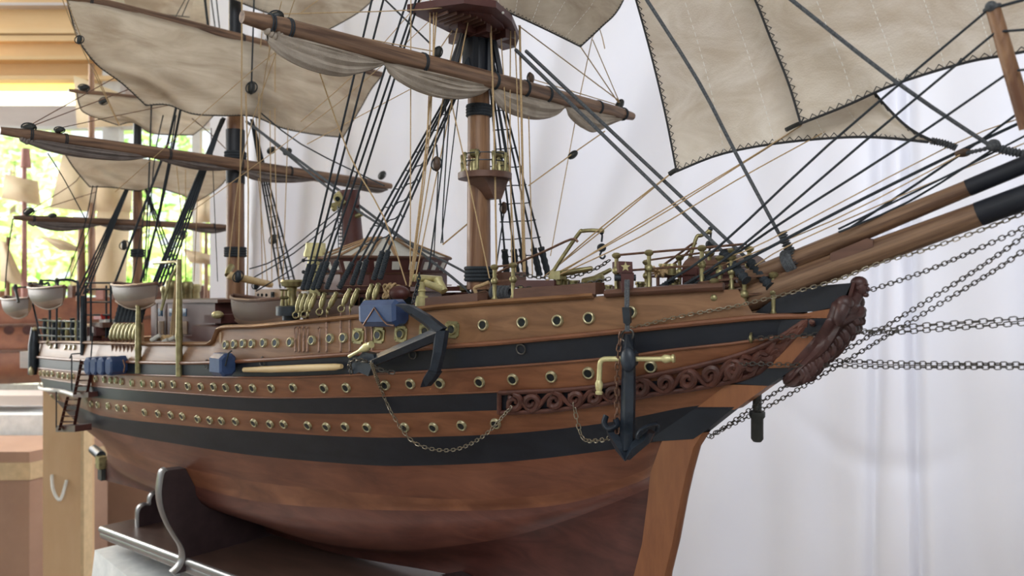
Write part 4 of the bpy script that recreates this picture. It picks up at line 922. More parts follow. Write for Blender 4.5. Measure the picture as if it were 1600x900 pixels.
davit([(1073, 420), (1082, 390), (1089, 370), (1095, 368), (1108, 362)], .83, .83, .0022, [[(1035, 415, .85), (1062, 396, .84), (1082, 381, .83), (1088, 381, .83)], [(1040, 422, .85), (1066, 402, .84), (1084, 384, .83)]], (1110, 382))
# brass fittings along the fore deck
def lathe_px(name, x, y0, y1, d, prof, m='brass', n=14, parent=None, label=None):
    b = MB(); b.lathe(PD(x, y1, d), PD(x, y0, d), prof, n); return b.build(name, m, parent or ship, label)
def bar(name, a, c_, r0, r1, m='brass', parent=None, n=12):
    b = MB(); A = PD(*a); B_ = PD(*c_); b.tube([A, A.lerp(B_, .03), A.lerp(B_, .97), B_], [r0*.7, r0, r1, r1*.7], n); return b.build(name, m, parent or ship)
g = bar('signal_gun', (868, 429, .89), (926, 419, .87), .0042, .0028); b = MB(); b.box(PD(872, 430, .89), (.016, .012, .010)); b.build('gun_mount', 'brass', g); bar('pedestal', (873, 433, .89), (873, 445, .89), .004, .004, 'brass', g)
bar('signal_gun', (922, 438, .94), (955, 421, .92), .0034, .0026); 
bar('boom_crutch', (912, 442, .90), (942, 434, .88), .006, .005)
def vent(x, y0, y1, d, r):
    lathe_px('bollard', x, y0, y1, d, [(0, r*1.3), (.1, r*1.3), (.15, r), (.75, r), (.8, r*1.35), (1, r*1.2)], 'brass')
for x, y0, y1, d, r in ((880, 436, 448, .90, .006), (896, 438, 448, .89, .005), (818, 446, 460, .93, .006), (830, 448, 460, .93, .006), (930, 445, 456, .88, .005), (951, 445, 456, .86, .004), (1001, 442, 456, .85, .005), (1000, 440, 455, .80, .004), (1037, 412, 430, .82, .0045), (1050, 412, 430, .81, .0045), (1052, 436, 455, .82, .006), (1130, 405, 455, .80, .003), (1150, 455, 470, .75, .005)):
    vent(x, y0, y1, d, r)
def boxpx(name, x0, y0, x1, y1, d, depth, m, label=None, skew=0, parent=None, n=None):
    # box aligned with the ship: its starboard face shown between the two columns
    p = PD((x0+x1)/2, (y0+y1)/2, d); y = p.y; P = [PY(a, b_, y) for a, b_ in ((x0, y0), (x1, y0+skew), (x1, y1+skew), (x0, y1))]
    b = MB(); b.prism(P, V((0, depth, 0))); return b.build(name, m, parent or ship, label, smooth_=False)
wl = boxpx('windlass', 800, 438, 866, 449, .91, .05, 'maroon')
boxpx('hatch_coaming', 872, 447, 935, 453, .93, .04, 'maroon')
boxpx('gangway_board', 770, 425, 806, 448, .98, .02, 'rail_wood')
boxpx('pin_rail', 1012, 430, 1060, 434, .82, .012, 'maroon')
for x in (1016, 1028, 1045): lathe_px('pin_rail_leg', x, 434, 456, .82, [(0, .002), (1, .002)], 'rail_wood', 8)
b = MB()
for i in range(16):
    a = i*2.4; c_ = PD(1030+7*math.cos(a), 424+4*math.sin(a*1.3), .815); t = V((math.cos(a*3), math.sin(a*2), .5*math.sin(a))).normalized(); b.tube([c_-t*.009, c_, c_+t*.008], .0013, 6)
b.build('coiled_rope', 'rope_tan', ship)
# companion on the beak: rounded planked housing
hx = boxpx('companion_house', 1066, 418, 1150, 456, .79, .075, 'maroon', 'dark planked housing with arched top near the bow')
p0 = PY(1066, 418, PD(1108, 430, .79).y); p1 = PY(1150, 418, p0.y); b = MB(); P = []
for i in range(13):
    a = pi*i/12; P.append(V((p0.x, p0.y+.0375-.0375*math.cos(a), p0.z+.014*math.sin(a))))
b.prism(P, V((p1.x-p0.x, 0, 0))); b.build('arched_roof', 'rail_wood', hx)
for y in (428, 438, 447): boxpx('plank_edge', 1067, y, 1149, y+1.5, .788, .001, 'garboard', parent=hx)
for x in (1087, 1118): boxpx('door_stile', x, 420, x+2, 456, .787, .0012, 'garboard', parent=hx)
# gear between foremast and bridge
boxpx('fife_rail', 641, 448, 692, 455, .99, .03, 'maroon'); boxpx('fife_rail', 692, 457, 712, 472, 1.0, .03, 'maroon'); boxpx('deck_box', 645, 458, 690, 475, 1.0, .05, 'maroon')
boxpx('deck_box', 736, 440, 768, 470, 1.03, .02, 'rail_wood'); boxpx('deck_locker', 540, 478, 600, 500, 1.02, .04, 'rail_wood')
g = bar('crane_arm', (642, 434, .94), (690, 436, .97), .005, .004, 'pale_brass'); bar('crane_arm', (662, 441, .94), (690, 452, .95), .0042, .005, 'pale_brass', g); bar('crane_head', (683, 436, .96), (694, 456, .95), .006, .0055, 'pale_brass', g)
lathe_px('crane_post', 659, 440, 478, .94, [(0, .0085), (.4, .0085), (.42, .0045), (.6, .0045), (.62, .006), (.7, .004), (1, .0055)], 'pale_brass', parent=g)
lathe_px('lamp_post', 725, 446, 470, 1.02, [(0, .008), (.3, .006), (.4, .003), (.6, .004), (.7, .009), (1, .010)], 'brass')
b = MB()
for i in range(14):
    a = i*.9; b.ring(PD(612+10*math.cos(i*1.9), 455+7*math.sin(i*2.7), .955), V((math.cos(a), math.sin(a), .6)).normalized(), .0048, .0016, 12, 6)
b.build('coiled_rope', 'rope_tan', ship)
b = MB(); b.ball(PD(624, 458, .95), (.017, .012, .010), 12, 8); b.build('canvas_bundle', 'maroon', ship)
b = MB()
for i in range(5): b.ring(PD(772+i*6, 457, .97), V((1, 0, 0)), .007, .003, 14, 6)
b.build('coiled_rope', 'rope_grey', ship)
b = MB(); b.tube(smooth([PD(744, 458, .97), PD(742, 450, .97), PD(752, 446, .965), PD(764, 441, .96)], 5), .0025, 8); b.build('hose', 'rope_tan', ship)
b = MB()
for i, (x, y) in enumerate(((748, 461), (745, 466), (738, 466), (728, 463), (722, 466))): b.ball(PD(x, y, .98), (.006, .004, .003), 10, 6)
b.build('canvas_bundle', 'rail_wood', ship)
# pilot house on the fore deck
zd, ze = CZ-.05, CZ+.020
def ring_poly(P, z, k=1.0):
    c_ = sum((V(p) for p in P), V((0, 0)))/len(P); return [V((c_.x+(p[0]-c_.x)*k, c_.y+(p[1]-c_.y)*k, z)) for p in P]
PH = [(-.215, -.082), (-.178, -.055), (-.155, .028), (-.175, .098), (-.30, .1), (-.285, -.075)]
def loft(b, A, B_):
    n = len(A); b.add(A+B_, [(i, (i+1) % n, n+(i+1) % n, n+i) for i in range(n)]+[tuple(range(n)), tuple(range(2*n-1, n-1, -1))])
b = MB(); loft(b, ring_poly(PH, zd-.02, .93), ring_poly(PH, zd+.026, .93)); br = b.build('pilot_house', 'maroon', ship, 'dark red-brown pilot house with a white umbrella roof behind the fore shrouds', smooth_=False)
b = MB(); loft(b, ring_poly(PH, zd+.026, 1.0), ring_poly(PH, zd+.030, 1.04)); b.build('lower_ledge', 'rail_wood', br, smooth_=False)
b = MB(); loft(b, ring_poly(PH, zd+.030, .98), ring_poly(PH, zd+.053, .98)); b.build('bridge_screen', 'maroon', br, smooth_=False)
b = MB(); loft(b, ring_poly(PH, zd+.053, .99), ring_poly(PH, zd+.056, 1.02)); b.build('upper_ledge', 'rail_wood', br, smooth_=False)
b = MB(); A = ring_poly(PH, zd+.056, .92); B_ = ring_poly(PH, zd+.079, 1.02); loft(b, A, B_); b.build('window_band', 'maroon', br, smooth_=False)
for i in range(6):
    a0, a1, b0_, b1_ = A[i], A[(i+1) % 6], B_[i], B_[(i+1) % 6]; k = 3 if (a1-a0).length > .06 else 2
    if i in (3, 4): continue
    n_ = (a1-a0).cross(b0_-a0).normalized(); cen = sum(A, V())/6
    if n_.dot(a0-cen) < 0: n_ = -n_
    for j in range(k):
        u0, u1 = (j+.28)/k, (j+.72)/k; P = [a0.lerp(a1, u0).lerp(b0_.lerp(b1_, u0), .2), a0.lerp(a1, u1).lerp(b0_.lerp(b1_, u1), .2), a0.lerp(a1, u1).lerp(b0_.lerp(b1_, u1), .72), a0.lerp(a1, u0).lerp(b0_.lerp(b1_, u0), .72)]
        q = MB(); q.prism([p-n_*.001 for p in P], n_*.0022); q.build('window', 'white_paint', br, smooth_=False)
b = MB(); A = ring_poly(PH, zd+.079, 1.04); pk = sum(A, V())/6+V((.0, 0, .033)); E_ = [p.lerp(pk, .78) for p in A]; E2 = [V((p.x, p.y, pk.z-.002)) for p in E_]; loft(b, A, E2); b.build('roof_canvas', 'white_paint', br, smooth_=False)
for i in range(6):
    for u in (0, .5):
        a = A[i].lerp(A[(i+1) % 6], u); e = E2[i].lerp(E2[(i+1) % 6], u); q = MB(); q.tube([a+V((0, 0, .001)), e+V((0, 0, .001))], (.0032, .0018), 6, flat=V((0, 0, 1)).cross(e-a)); q.build('roof_rib', 'tan_house', br)
q = MB(); q.tube(A, .0024, 6, closed=True); q.build('roof_rim', 'rail_wood', br)
for i in (0, 1, 2):
    P0 = ring_poly(PH, zd-.015, .945); P1 = ring_poly(PH, zd+.024, .945)
    for u in (.15, .38, .62, .85):
        c_ = P0[i].lerp(P0[(i+1) % 6], u); c2 = P1[i].lerp(P1[(i+1) % 6], u); q = MB(); q.tube([c_, c2], .003, 4); q.build('frame_post', 'rail_wood', br)
    a, c_ = P0[i], P0[(i+1) % 6]; q = MB(); t = (c_-a)
    q.prism([a+t*.2+V((0, 0, .008)), a+t*.8+V((0, 0, .008)), a+t*.8+V((0, 0, .034)), a+t*.2+V((0, 0, .034))], V((.002, 0, 0))); q.build('dark_opening', 'hole', br, smooth_=False)  # near-black panel, shade inside the opening is put into its colour
q = MB(); P = ring_poly(PH, zd+.036, 1.05)[0:4]; q.tube(P, .0009, 5); q.build('railing_rod', 'copper', br)
# funnel, tall vent and ladder
dF = 1.22; b = MB(); b.lathe(PD(554, 452, dF), PD(545, 298, dF), [(0, .0235), (.02, .022), (.9, .0165), (.93, .0178), (1, .0172)], 24); fu = b.build('funnel', 'maroon', ship, 'tall dark red-brown funnel leaning slightly aft')
b = MB(); b.tube([PD(528, 310, 1.205), PD(532, 306, 1.215)], .0085, 18); fl = b.build('horn', 'pale_brass', fu)
b = MB(); b.tube([PD(527, 311, 1.203), PD(528.5, 310, 1.206)], .004, 14); b.build('horn_mouth', 'hole', fl)
for a, c_ in (((538, 314, 1.2), (520, 328, 1.18)), ((533, 317, 1.2), (517, 322, 1.18)), ((556, 338, 1.21), (566, 334, 1.2))): bar('bracket_arm', a, c_, .004, .004, 'brass', fu)
b = MB()
for dx in (-3.2, 3.2): b.tube([PD(531+dx, 322, 1.17), PD(533+dx, 448, 1.17)], .0009, 5)
for i in range(22): b.tube([PD(528, 325+i*5.6, 1.17), PD(535, 325+i*5.6, 1.17)], .0009, 5)
b.build('ladder', 'iron', fu)
v_ = lathe_px('ventilator', 493, 380, 480, 1.15, [(0, .013), (.6, .013), (.61, .015), (.66, .015), (.67, .0125), (.78, .0125), (.79, .0185), (.83, .019), (.92, .016), (1, .0155)], 'pale_brass', 8)
for y in (407, 425, 442):
    b = MB(); b.tube([PD(474, y, 1.13), PD(512, y, 1.13)], .0012, 6); b.ball(PD(474, y, 1.13), .003, 8, 6); b.ball(PD(513, y, 1.13), .003, 8, 6); b.build('cross_bar', 'iron', v_)
lathe_px('ventilator', 456, 437, 478, 1.12, [(0, .010), (.1, .008), (.5, .0065), (.7, .008), (.76, .015), (.92, .017), (1, .015)], 'brass', 16)
lathe_px('capstan', 454, 478, 500, 1.09, [(0, .012), (.3, .012), (.35, .021), (.95, .021), (1, .02)], 'iron', 20)
lathe_px('sidelight', 477, 455, 472, 1.1, [(0, .006), (1, .006)], 'white_paint', 12); lathe_px('sidelight', 471, 460, 472, 1.09, [(0, .004), (1, .004)], 'red', 12)
for x in (441, 447): lathe_px('fitting', x, 452, 478, 1.1, [(0, .003), (.4, .002), (.5, .005), (.6, .002), (.9, .002), (1, .005)], 'brass', 10)
# tan cabin and yellow boom by the mainmast
tc = boxpx('tan_cabin', 398, 452, 452, 472, 1.40, .10, 'tan_house', 'small tan cabin with round ports beside the mainmast')
boxpx('cabin_base', 385, 472, 450, 480, 1.36, .1, 'tan_house', parent=tc)
for x in (404, 410, 417, 431, 437):
    b = MB(); c_ = PD(x, 461, 1.395); b.tube([c_, c_+V((0, -.002, 0))], .0032, 10); b.build('round_port', 'hole', tc)
boxpx('doorway', 423, 456, 427, 472, 1.392, .002, 'hole', parent=tc)
bm_ = bar('derrick_boom', (356, 430, 1.35), (425, 445, 1.42), .0075, .0065, 'pole'); b = MB(); b.tube(smooth([PD(356, 430, 1.35), PD(358, 422, 1.36), PD(362, 416, 1.37)], 4), .006, 10); b.build('gooseneck', 'brass', bm_)
# aft deck houses
ah = boxpx('deck_house', 236, 472, 336, 530, 1.46, .16, 'maroon', 'dark red deckhouse with blue windows behind the mizzen rigging', skew=2)
for x in (246, 264, 284, 303, 318): boxpx('window', x, 482, x+7, 494, 1.455, .002, 'blue_glass', parent=ah)
for x in (242, 257, 276, 295, 312, 330): boxpx('pilaster', x, 474, x+3, 528, 1.452, .002, 'rail_wood', parent=ah)
for x in (247, 265, 284): boxpx('panel', x, 502, x+8, 522, 1.453, .002, 'tan_house', parent=ah)
boxpx('house_roof', 230, 468, 340, 473, 1.45, .18, 'rail_wood', parent=ah)
for x, y0, y1, d, r, m in ((268, 438, 470, 1.66, .012, 'brass'), (292, 440, 470, 1.68, .012, 'brass'), (303, 444, 470, 1.7, .014, 'pale_brass'), (260, 447, 470, 1.7, .011, 'brass'), (283, 445, 470, 1.75, .01, 'copper')):
    lathe_px('ventilator', x, y0, y1, d, [(0, r), (.5, r*.9), (.6, r*1.1), (.9, r*1.15), (1, r*.9)], m, 14)
hl = boxpx('hatch', 318, 492, 345, 505, 1.3, .08, 'maroon'); b = MB(); b.ball(PD(340, 492, 1.27), (.012, .010, .007), 10, 6); b.build('brass_cover', 'gilt', hl)
boxpx('cargo_hatch', 300, 508, 338, 538, 1.28, .09, 'maroon', skew=3); boxpx('cargo_hatch', 236, 525, 300, 540, 1.38, .1, 'maroon')
b = MB(); 
for i in range(14): b.ball(PD(244+i*2.3, 528+2*math.sin(i*2.1), 1.33), (.007, .005, .004), 8, 5)
b.build('coiled_rope', 'rope_tan', ship)
b = MB()
for x, y in ((240, 530), (246, 526), (269, 529), (258, 533)): b.tube([PD(x-4, y+2, 1.32), PD(x+4, y-2, 1.32)], .004, 8)
b.build('lifebuoy_light', 'white_paint', ship)
b = MB()
for i in range(5): b.tube([PD(277-i*.5, 415, 1.36), PD(266+i*4, 528, 1.34)], .0014, 5)
b.build('halyard', 'rope_tan', ship)
# tan davit posts along the waist, outside the rail
for x, y0, y1, r in ((216, 472, 583, .0052), (280, 405, 588, .0052)):
    p = on(x, y1-3, .008); d = proj(p)[2]; lathe_px('davit_post', x, y0, y1, d, [(0, r), (.3, r*1.0), (.34, r*1.2), (.38, r), (1, r*.7)], 'brass', 12)
b = MB(); b.tube(smooth([PD(252, 485, 1.22), PD(265, 440, 1.22), PD(278, 412, 1.22), PD(262, 410, 1.24), PD(240, 411, 1.28)], 5), .0025, 8); b.build('boat_davit', 'brass', ship)
for x0, x1, y in ((236, 277, 410), (120, 60, 440), (70, 20, 446)):
    pass
def bdavit(pts, d, r=.0028, m='iron'):
    b = MB(); b.tube(smooth([PD(x, y, d) for x, y in pts], 5), r, 8); b.build('boat_davit', m, ship)
bdavit([(122, 545), (122, 450), (118, 440), (105, 437), (88, 438)], 1.58); bdavit([(78, 540), (77, 450), (70, 444), (60, 444), (45, 445)], 1.72); bdavit([(88, 545), (89, 445), (86, 439), (64, 438)], 1.66, .0022); bdavit([(66, 540), (47, 455), (45, 449), (24, 449)], 1.8, .0022)
for x, y in ((89, 440), (64, 442), (47, 446), (24, 450)):
    b = MB(); b.ball(PD(x, y, 1.66), (.005, .005, .009), 8, 6); b.tube([PD(x, y, 1.66), PD(x+5, y+22, 1.64)], .003, 8); b.build('davit_tackle', 'dark_block', ship)
# main shroud lashings and turnbuckles (aft of the waist)
for i in range(7):
    x = 174+i*6; d = proj(on_level(0, x))[2]-.01
    b = MB(); P = [PD(x+8+j*.9, 503-j*3.4, d) for j in range(10)]; b.tube(P, [.0052*(1+.1*(-1)**j) for j in range(10)], 8); b.build('lashing', 'rope_dark', ship)
    b = MB(); b.lathe(PD(x, 531, d), PD(x+8, 505, d), [(0, .003), (.1, .006), (.5, .0075), (.85, .006), (1, .003)], 10); b.build('turnbuckle', 'brass', ship)
    b = MB(); b.tube([PD(x, 532, d), PD(x+1, 540, d), PD(x+3, 556, d)], .0018, 6); b.build('chain_plate', 'copper', ship)
for i in range(9):                       # mizzen rail posts
    x = 70+i*7.2; d = proj(on_level(0, x))[2]+.02; lathe_px('rail_post', x, 497+(i % 3)*3, 545, d, [(0, .005), (.5, .004), (.55, .006), (.9, .004), (1, .006)], 'brass' if i % 2 else 'iron', 8)
for y in (500, 512, 524):
    b = MB(); b.tube([on(64, 548, .004)+V((0, 0, (548-y)/F*1.75)), PD(95, y+2, 1.66), PD(130, y+2, 1.56)], .0022, 6); b.build('railing_rod', 'iron', ship)
boxpx('poop_cabin', 80, 508, 150, 540, 1.72, .1, 'tan_house', 'tan stern cabin with a row of small brass ports')
for x in (76, 90, 102, 113, 122): 
    b = MB(); b.ring(PD(x, 536, 1.7), FW, .005, .002, 12, 6); b.build('brass_port', 'brass_ring', ship)
# boat cage and ladder tower near stern
tw = MB()
for x in (134, 142, 166, 173): tw.tube([PD(x, 441 if x in (142, 173) else 446, 1.54), PD(x, 540, 1.54)], .0022, 6)
for y in (442, 452, 472, 492): tw.tube([PD(134, y, 1.55), PD(173, y, 1.53)], .0020, 6)
tw.build('radar_frame', 'iron', ship)
b = MB(); b.tube([PD(129, 462, 1.53), PD(129, 555, 1.53)], .0045, 10); b.build('signal_mast', 'iron', ship)
for x, y, w_, h, m in ((152, 495, 12, 8, 'red'), (160, 503, 10, 8, 'white_paint'), (150, 508, 20, 8, 'rail_wood'), (143, 518, 14, 14, 'maroon'), (165, 518, 10, 14, 'iron'), (138, 532, 10, 14, 'garboard'), (158, 534, 12, 12, 'maroon')):
    boxpx('deck_gear', x-w_/2, y-h/2, x+w_/2, y+h/2, 1.55, .02, m)
# crane at the quarter, dark rolled item at the stern, quarter gallery box
b = MB(); b.tube([PD(55, 512, 1.80), PD(53, 540, 1.79), PD(51, 585, 1.79)], [.0085, .012, .010], 12); st = b.build('folded_boom', 'iron', ship, 'dark upright roll hanging at the stern'); b = MB(); b.ball(PD(54, 514, 1.78), .005, 8, 6); b.ball(PD(49, 580, 1.77), (.006, .006, .011), 8, 6); b.build('brass_cap', 'brass_ring', st)
boxpx('quarter_box', 31, 549, 56, 575, 1.86, .03, 'rail_wood', 'small brown square box sticking out at the stern', skew=1)
b = MB(); P = smooth([on(64, 600, .004), on(64, 606, .004), on(75, 608, .004), on(100, 611, .004), on(120, 617, .004)], 5); b.tube(P, .0045, 8); b.build('stern_moulding', 'white_paint', hull)
# rudder and propeller
b = MB(); b.tube([PD(146, 702, 2.1), PD(158, 712, 2.05)], .013, 14); pr_ = b.build('propeller_hub', 'iron', ship); b = MB(); b.box(PD(158, 722, 2.04), (.03, .02, .034)); b.build('bracket', 'brass', pr_); b = MB(); b.box(PD(159, 741, 2.04), (.03, .012, .03)); b.build('rudder', 'dark_block', pr_)
# accommodation ladder
ld = bpy.data.objects.new('boarding_ladder', None); C.objects.link(ld); ld.parent = ship; DL = hit(120, 600)[0]; DL = proj(DL)[2]-.05; pL = PD(120, 590, DL); ld.location = pL-LOC[ship.name]; LOC[ld.name] = pL.copy(); ld['label'] = 'dark brown two-flight boarding ladder hanging outside the stern quarter'
def flight(x0a, x0b, y0, x1a, x1b, y1, n, d):
    for a, c_ in ((x0a, x1a), (x0b, x1b)):
        b = MB(); A = PD(a, y0, d); B_ = PD(c_, y1, d); b.tube([A, B_], (.0028, .0058), 4, flat=UP); b.build('ladder_side', 'garboard', ld, smooth_=False)
    for i in range(n):
        t = (i+.5)/n; b = MB(); A = PD(lerp(x0a, x1a, t), lerp(y0, y1, t), d); B_ = PD(lerp(x0b, x1b, t), lerp(y0, y1, t), d); b.tube([A, B_], (.0016, .009), 4, flat=UP); b.build('ladder_step', 'rail_wood', ld, smooth_=False)
flight(128, 146, 564, 117, 136, 616, 6, DL-.02); flight(106, 125, 620, 93, 115, 672, 6, DL+.01)
for x0, y0, x1, y1, d in ((134, 560, 156, 567, DL-.03), (114, 613, 138, 621, DL-.02), (87, 665, 117, 675, DL)):
    boxpx('landing', x0, y0, x1, y1, d, .03, 'garboard', parent=ld)
for pts in ([(126, 562, 1.6), (121, 590, 1.6), (116, 612, 1.6)], [(88, 612, 1.7), (88, 668, 1.68)], [(112, 556, 1.62), (112, 610, 1.62)], [(145, 520, 1.6), (142, 560, 1.6)], [(154, 548, 1.6), (154, 562, 1.6)], [(130, 552, 1.62), (112, 553, 1.63), (109, 560, 1.63)]):
    b = MB(); b.tube([PD(p[0], p[1], DL-.02+(p[2]-1.6)*.3) for p in pts], .0014, 6); b.build('hand_rope', 'iron', ld)
# blue raft canisters
def canister(c_, ax, L, R, name='raft_canister', kw=.82):
    ax = ax.normalized(); u = UP-ax*ax.z; u.normalize(); w_ = ax.cross(u); prof = [(-.5, .80), (-.42, 1), (.42, 1), (.5, .80)]; b = MB(); sec = [(1, .5), (.62, 1), (-.62, 1), (-1, .5), (-1, -.5), (-.62, -1), (.62, -1), (1, -.5)]
    v = [c_+ax*L*t+u*(s_[0]*R*k)+w_*(s_[1]*R*kw*k) for t, k in prof for s_ in sec]; f = [(i*8+j, i*8+(j+1) % 8, i*8+8+(j+1) % 8, i*8+8+j) for i in range(3) for j in range(8)]+[tuple(range(7, -1, -1)), tuple(range(24, 32))]
    b.add(v, f); o = b.build(name, 'blue', ship, smooth_=False); return o, u, w_
p_, n_ = hit(600, 512); cB = PD(599, 489, proj(p_)[2]-.012)
o, u, w_ = canister(cB, V((1, .16, .04)), .064, .0165); sd = -w_ if w_.y > 0 else w_
b = MB(); f_ = lambda x, y: PN(x, y, cB+V((0, -.0145, 0)), V((.1, -1, 0)))
b.tube([f_(568, 508), f_(573, 500), f_(585, 481), f_(598, 500), f_(605, 507), f_(616, 509)], .0011, 6); b.build('lanyard', 'copper', o)
p_, n_ = hit(363, 566); o, u, w_ = canister(p_+n_*.016, n_.cross(UP).normalized()+V((0, 0, 0)), .030, .0165)
b = MB(); b.tube([PD(352, 572, proj(p_)[2]-.03), PD(357, 552, proj(p_)[2]-.03), PD(362, 548, proj(p_)[2]-.03)], .0012, 5); b.build('lanyard', 'iron', o)
for x in (163, 173, 184, 199):
    p_, n_ = hit(x, 571); o, u, w_ = canister(p_+n_*.018, V((.35, -1, 0)), .032 if x < 190 else .036, .0165, kw=.50)
    b = MB(); d = proj(p_)[2]-.035; b.tube([PD(x-7, 562, d), PD(x-4, 572, d), PD(x-6, 582, d)], .0014, 5); b.build('lanyard', 'copper', o)
# wooden pole lashed along the side
b = MB(); P = [on(x, y, .008) for x, y in ((389, 576), (430, 575), (480, 573), (530, 571), (541, 570))]; b.tube(P, [.0035, .0048, .005, .0046, .003], 12); b.build('boat_boom', 'pole', ship, 'pale wooden pole lashed along the hull')
# fore deck extra: small boat amidships handled below
# ================================================================ anchors (hang from the ship)
def plane_px(c_, nrm):
    return lambda x, y: PN(x, y, c_, nrm)
pA, nA = hit(640, 540); nA = V((nA.x*.6, nA.y, 0)).normalized(); cA = pA+nA*.026; f1 = plane_px(cA, nA)
an = thing('anchor', 'dark grey anchor lying stowed against the upper hull beside the blue canister', 'anchor', f1(640, 530), 'ship anchors')
def prism_px(f_, poly, th, nrm, name, m, parent, **k):
    b = MB(); P = [f_(x, y)+nrm*th/2 for x, y in poly]; b.prism(P, -nrm*th); return b.build(name, m, parent, smooth_=False, **k)
def bevel_beam(pts, wpx, f_, nrm, th, name, parent, m='anchor_paint'):   # beam with a raised middle ridge
    b = MB(); v = []; n = len(pts)
    for i, (x, y) in enumerate(pts):
        x0, y0 = pts[max(i-1, 0)]; x1, y1 = pts[min(i+1, n-1)]; L = math.hypot(x1-x0, y1-y0); nx, ny = -(y1-y0)/L, (x1-x0)/L; w_ = wpx[i]/2
        a, c_, bq = f_(x+nx*w_, y+ny*w_), f_(x, y), f_(x-nx*w_, y-ny*w_); v += [a, c_+nrm*th*.5, bq, bq-nrm*th*.6, a-nrm*th*.6]
    f = [(i*5+j, i*5+(j+1) % 5, i*5+5+(j+1) % 5, i*5+5+j) for i in range(n-1) for j in range(5)]+[(0, 1, 2, 3, 4), tuple((n-1)*5+j for j in (4, 3, 2, 1, 0))]
    b.add(v, f); return b.build(name, m, parent, smooth_=False)
bevel_beam([(578, 566), (620, 548), (686, 520)], [15, 17, 20], f1, nA, .012, 'shank', an)
bevel_beam([(642, 486), (664, 500), (687, 519)], [13, 15, 17], f1, nA, .012, 'arm', an)
bevel_beam([(687, 516), (683, 550), (676, 583)], [17, 14, 11], f1, nA, .012, 'arm', an)
bevel_beam([(623, 476), (636, 482), (648, 490)], [3, 12, 11], f1, nA, .014, 'fluke', an)
bevel_beam([(677, 578), (668, 592), (664, 604)], [13, 13, 2], f1, nA, .016, 'fluke', an)
prism_px(f1, [(560, 562), (572, 549), (588, 553), (590, 560), (580, 587), (566, 581), (558, 584), (548, 580), (552, 572)], .010, nA, 'crown_plate', 'anchor_paint', an)
b = MB(); b.tube([f1(555, 556)+nA*.01, f1(590, 538)+nA*.012], .0022, 8); b.lathe(f1(574, 546)+nA*.011, f1(592, 537)+nA*.012, [(0, .003), (.3, .0045), (.6, .0055), (.8, .004), (1, .0045)], 12); b.build('stock', 'pale_brass', an, 'pale brass stock')
chain('mooring_chain', [f1(556, 579)+nA*.008, f1(558, 566)+nA*.012, f1(570, 561)+nA*.012, f1(582, 563)+nA*.012], .0075, .0045, .0009, 'chain_metal', joined=True, parent=an)
chain('mooring_chain', [f1(588, 572)+nA*.004, f1(600, 578)+nA*.003, f1(608, 582)-nA*.004], .0075, .0045, .0009, 'chain_metal', joined=True, parent=an)
# hanging anchor
pA, nA = hit(985, 620); nA = V((nA.x, nA.y, 0)).normalized(); q0 = on_level(1, 985, 0, .03); f2 = plane_px(q0, V((.35, -1, 0)).normalized()); n2 = V((.35, -1, 0)).normalized()
ah_ = thing('anchor', 'dark grey anchor hanging upright on its cable from the starred cathead near the bow', 'anchor', f2(985, 700), 'ship anchors')
bevel_beam([(982, 522), (981, 545), (980, 620), (978, 702)], [11, 17, 20, 20], f2, n2, .014, 'shank', ah_)
bevel_beam([(980, 716), (990, 700), (1008, 687), (1017, 675)], [10, 20, 17, 10], f2, n2, .014, 'arm', ah_)
bevel_beam([(980, 718), (970, 700), (957, 680), (950, 668)], [10, 18, 14, 10], f2, n2, .014, 'arm', ah_)
b = MB(); P = smooth([f2(1000, 681)+n2*.008, f2(1004, 671)+n2*.010, f2(1015, 664)+n2*.006, f2(1026, 664)-n2*.002, f2(1024, 676)-n2*.006], 5); b.tube(P, [(.001+.0045*math.sin(pi*min(1, i/len(P)+.2)), .0022) for i in range(len(P))], 8, flat=n2); b.build('fluke', 'anchor_paint', ah_)
b = MB(); P = smooth([f2(947, 650), f2(946, 660)+n2*.003, f2(953, 668)+n2*.004, f2(964, 664), f2(962, 654)], 5); b.tube(P, [(.0055, .003)]*len(P), 8, flat=n2); b.build('fluke', 'anchor_paint', ah_)
b = MB(); b.ball(f2(984, 561)+n2*.006, (.0085, .006, .0125), 16, 10); b.prism([f2(970, 553), f2(982, 541), f2(994, 553), f2(993, 570), f2(983, 581), f2(975, 566)], -n2*.01); b.build('stock_boss', 'anchor_paint', ah_)
b = MB(); P = smooth([f2(972, 561), f2(950, 561), f2(942, 562), f2(938, 567), f2(937, 577), f2(936, 596)], 5); b.tube(P, .0027, 10); b.lathe(f2(936, 594), f2(936, 616), [(0, .0028), (.25, .0042), (.6, .0036), (.75, .0028), (.85, .0040), (1, .0036)], 12); b.tube([f2(993, 561), f2(1038, 561)], .0024, 10); b.lathe(f2(1034, 561), f2(1054, 560), [(0, .0028), (.25, .0044), (.55, .0038), (.75, .0028), (.85, .0044), (1, .004)], 12); b.build('stock', 'pale_brass', ah_, 'pale brass stock with one end bent down')
b = MB(); b.ring(f2(980, 524), n2, .0068, .0011, 18, 6, .8); b.build('shackle', 'chain_metal', ah_)
b = MB(); A = PN(977, 438, cp, FW)-FW*.004; b.tube([A, f2(978, 480), f2(979, 518)], .0016, 7); b.tube([A+V((.003, 0, 0)), f2(981, 480), f2(982, 518)], .0016, 7); b.build('cable', 'rope_grey', ah_)
b = MB(); b.prism([f2(973, 480)+n2*.003, f2(985, 480)+n2*.003, f2(986, 504)+n2*.003, f2(981, 508)+n2*.003, f2(975, 504)+n2*.003], -n2*.006); b.build('pulley_block', 'iron', ah_, smooth_=False)
chain('fall_chain', [f2(970, 524), f2(966, 560)+n2*.002, f2(964, 620), f2(964, 672)], .0078, .0042, .0008, 'copper', joined=True, parent=ah_)
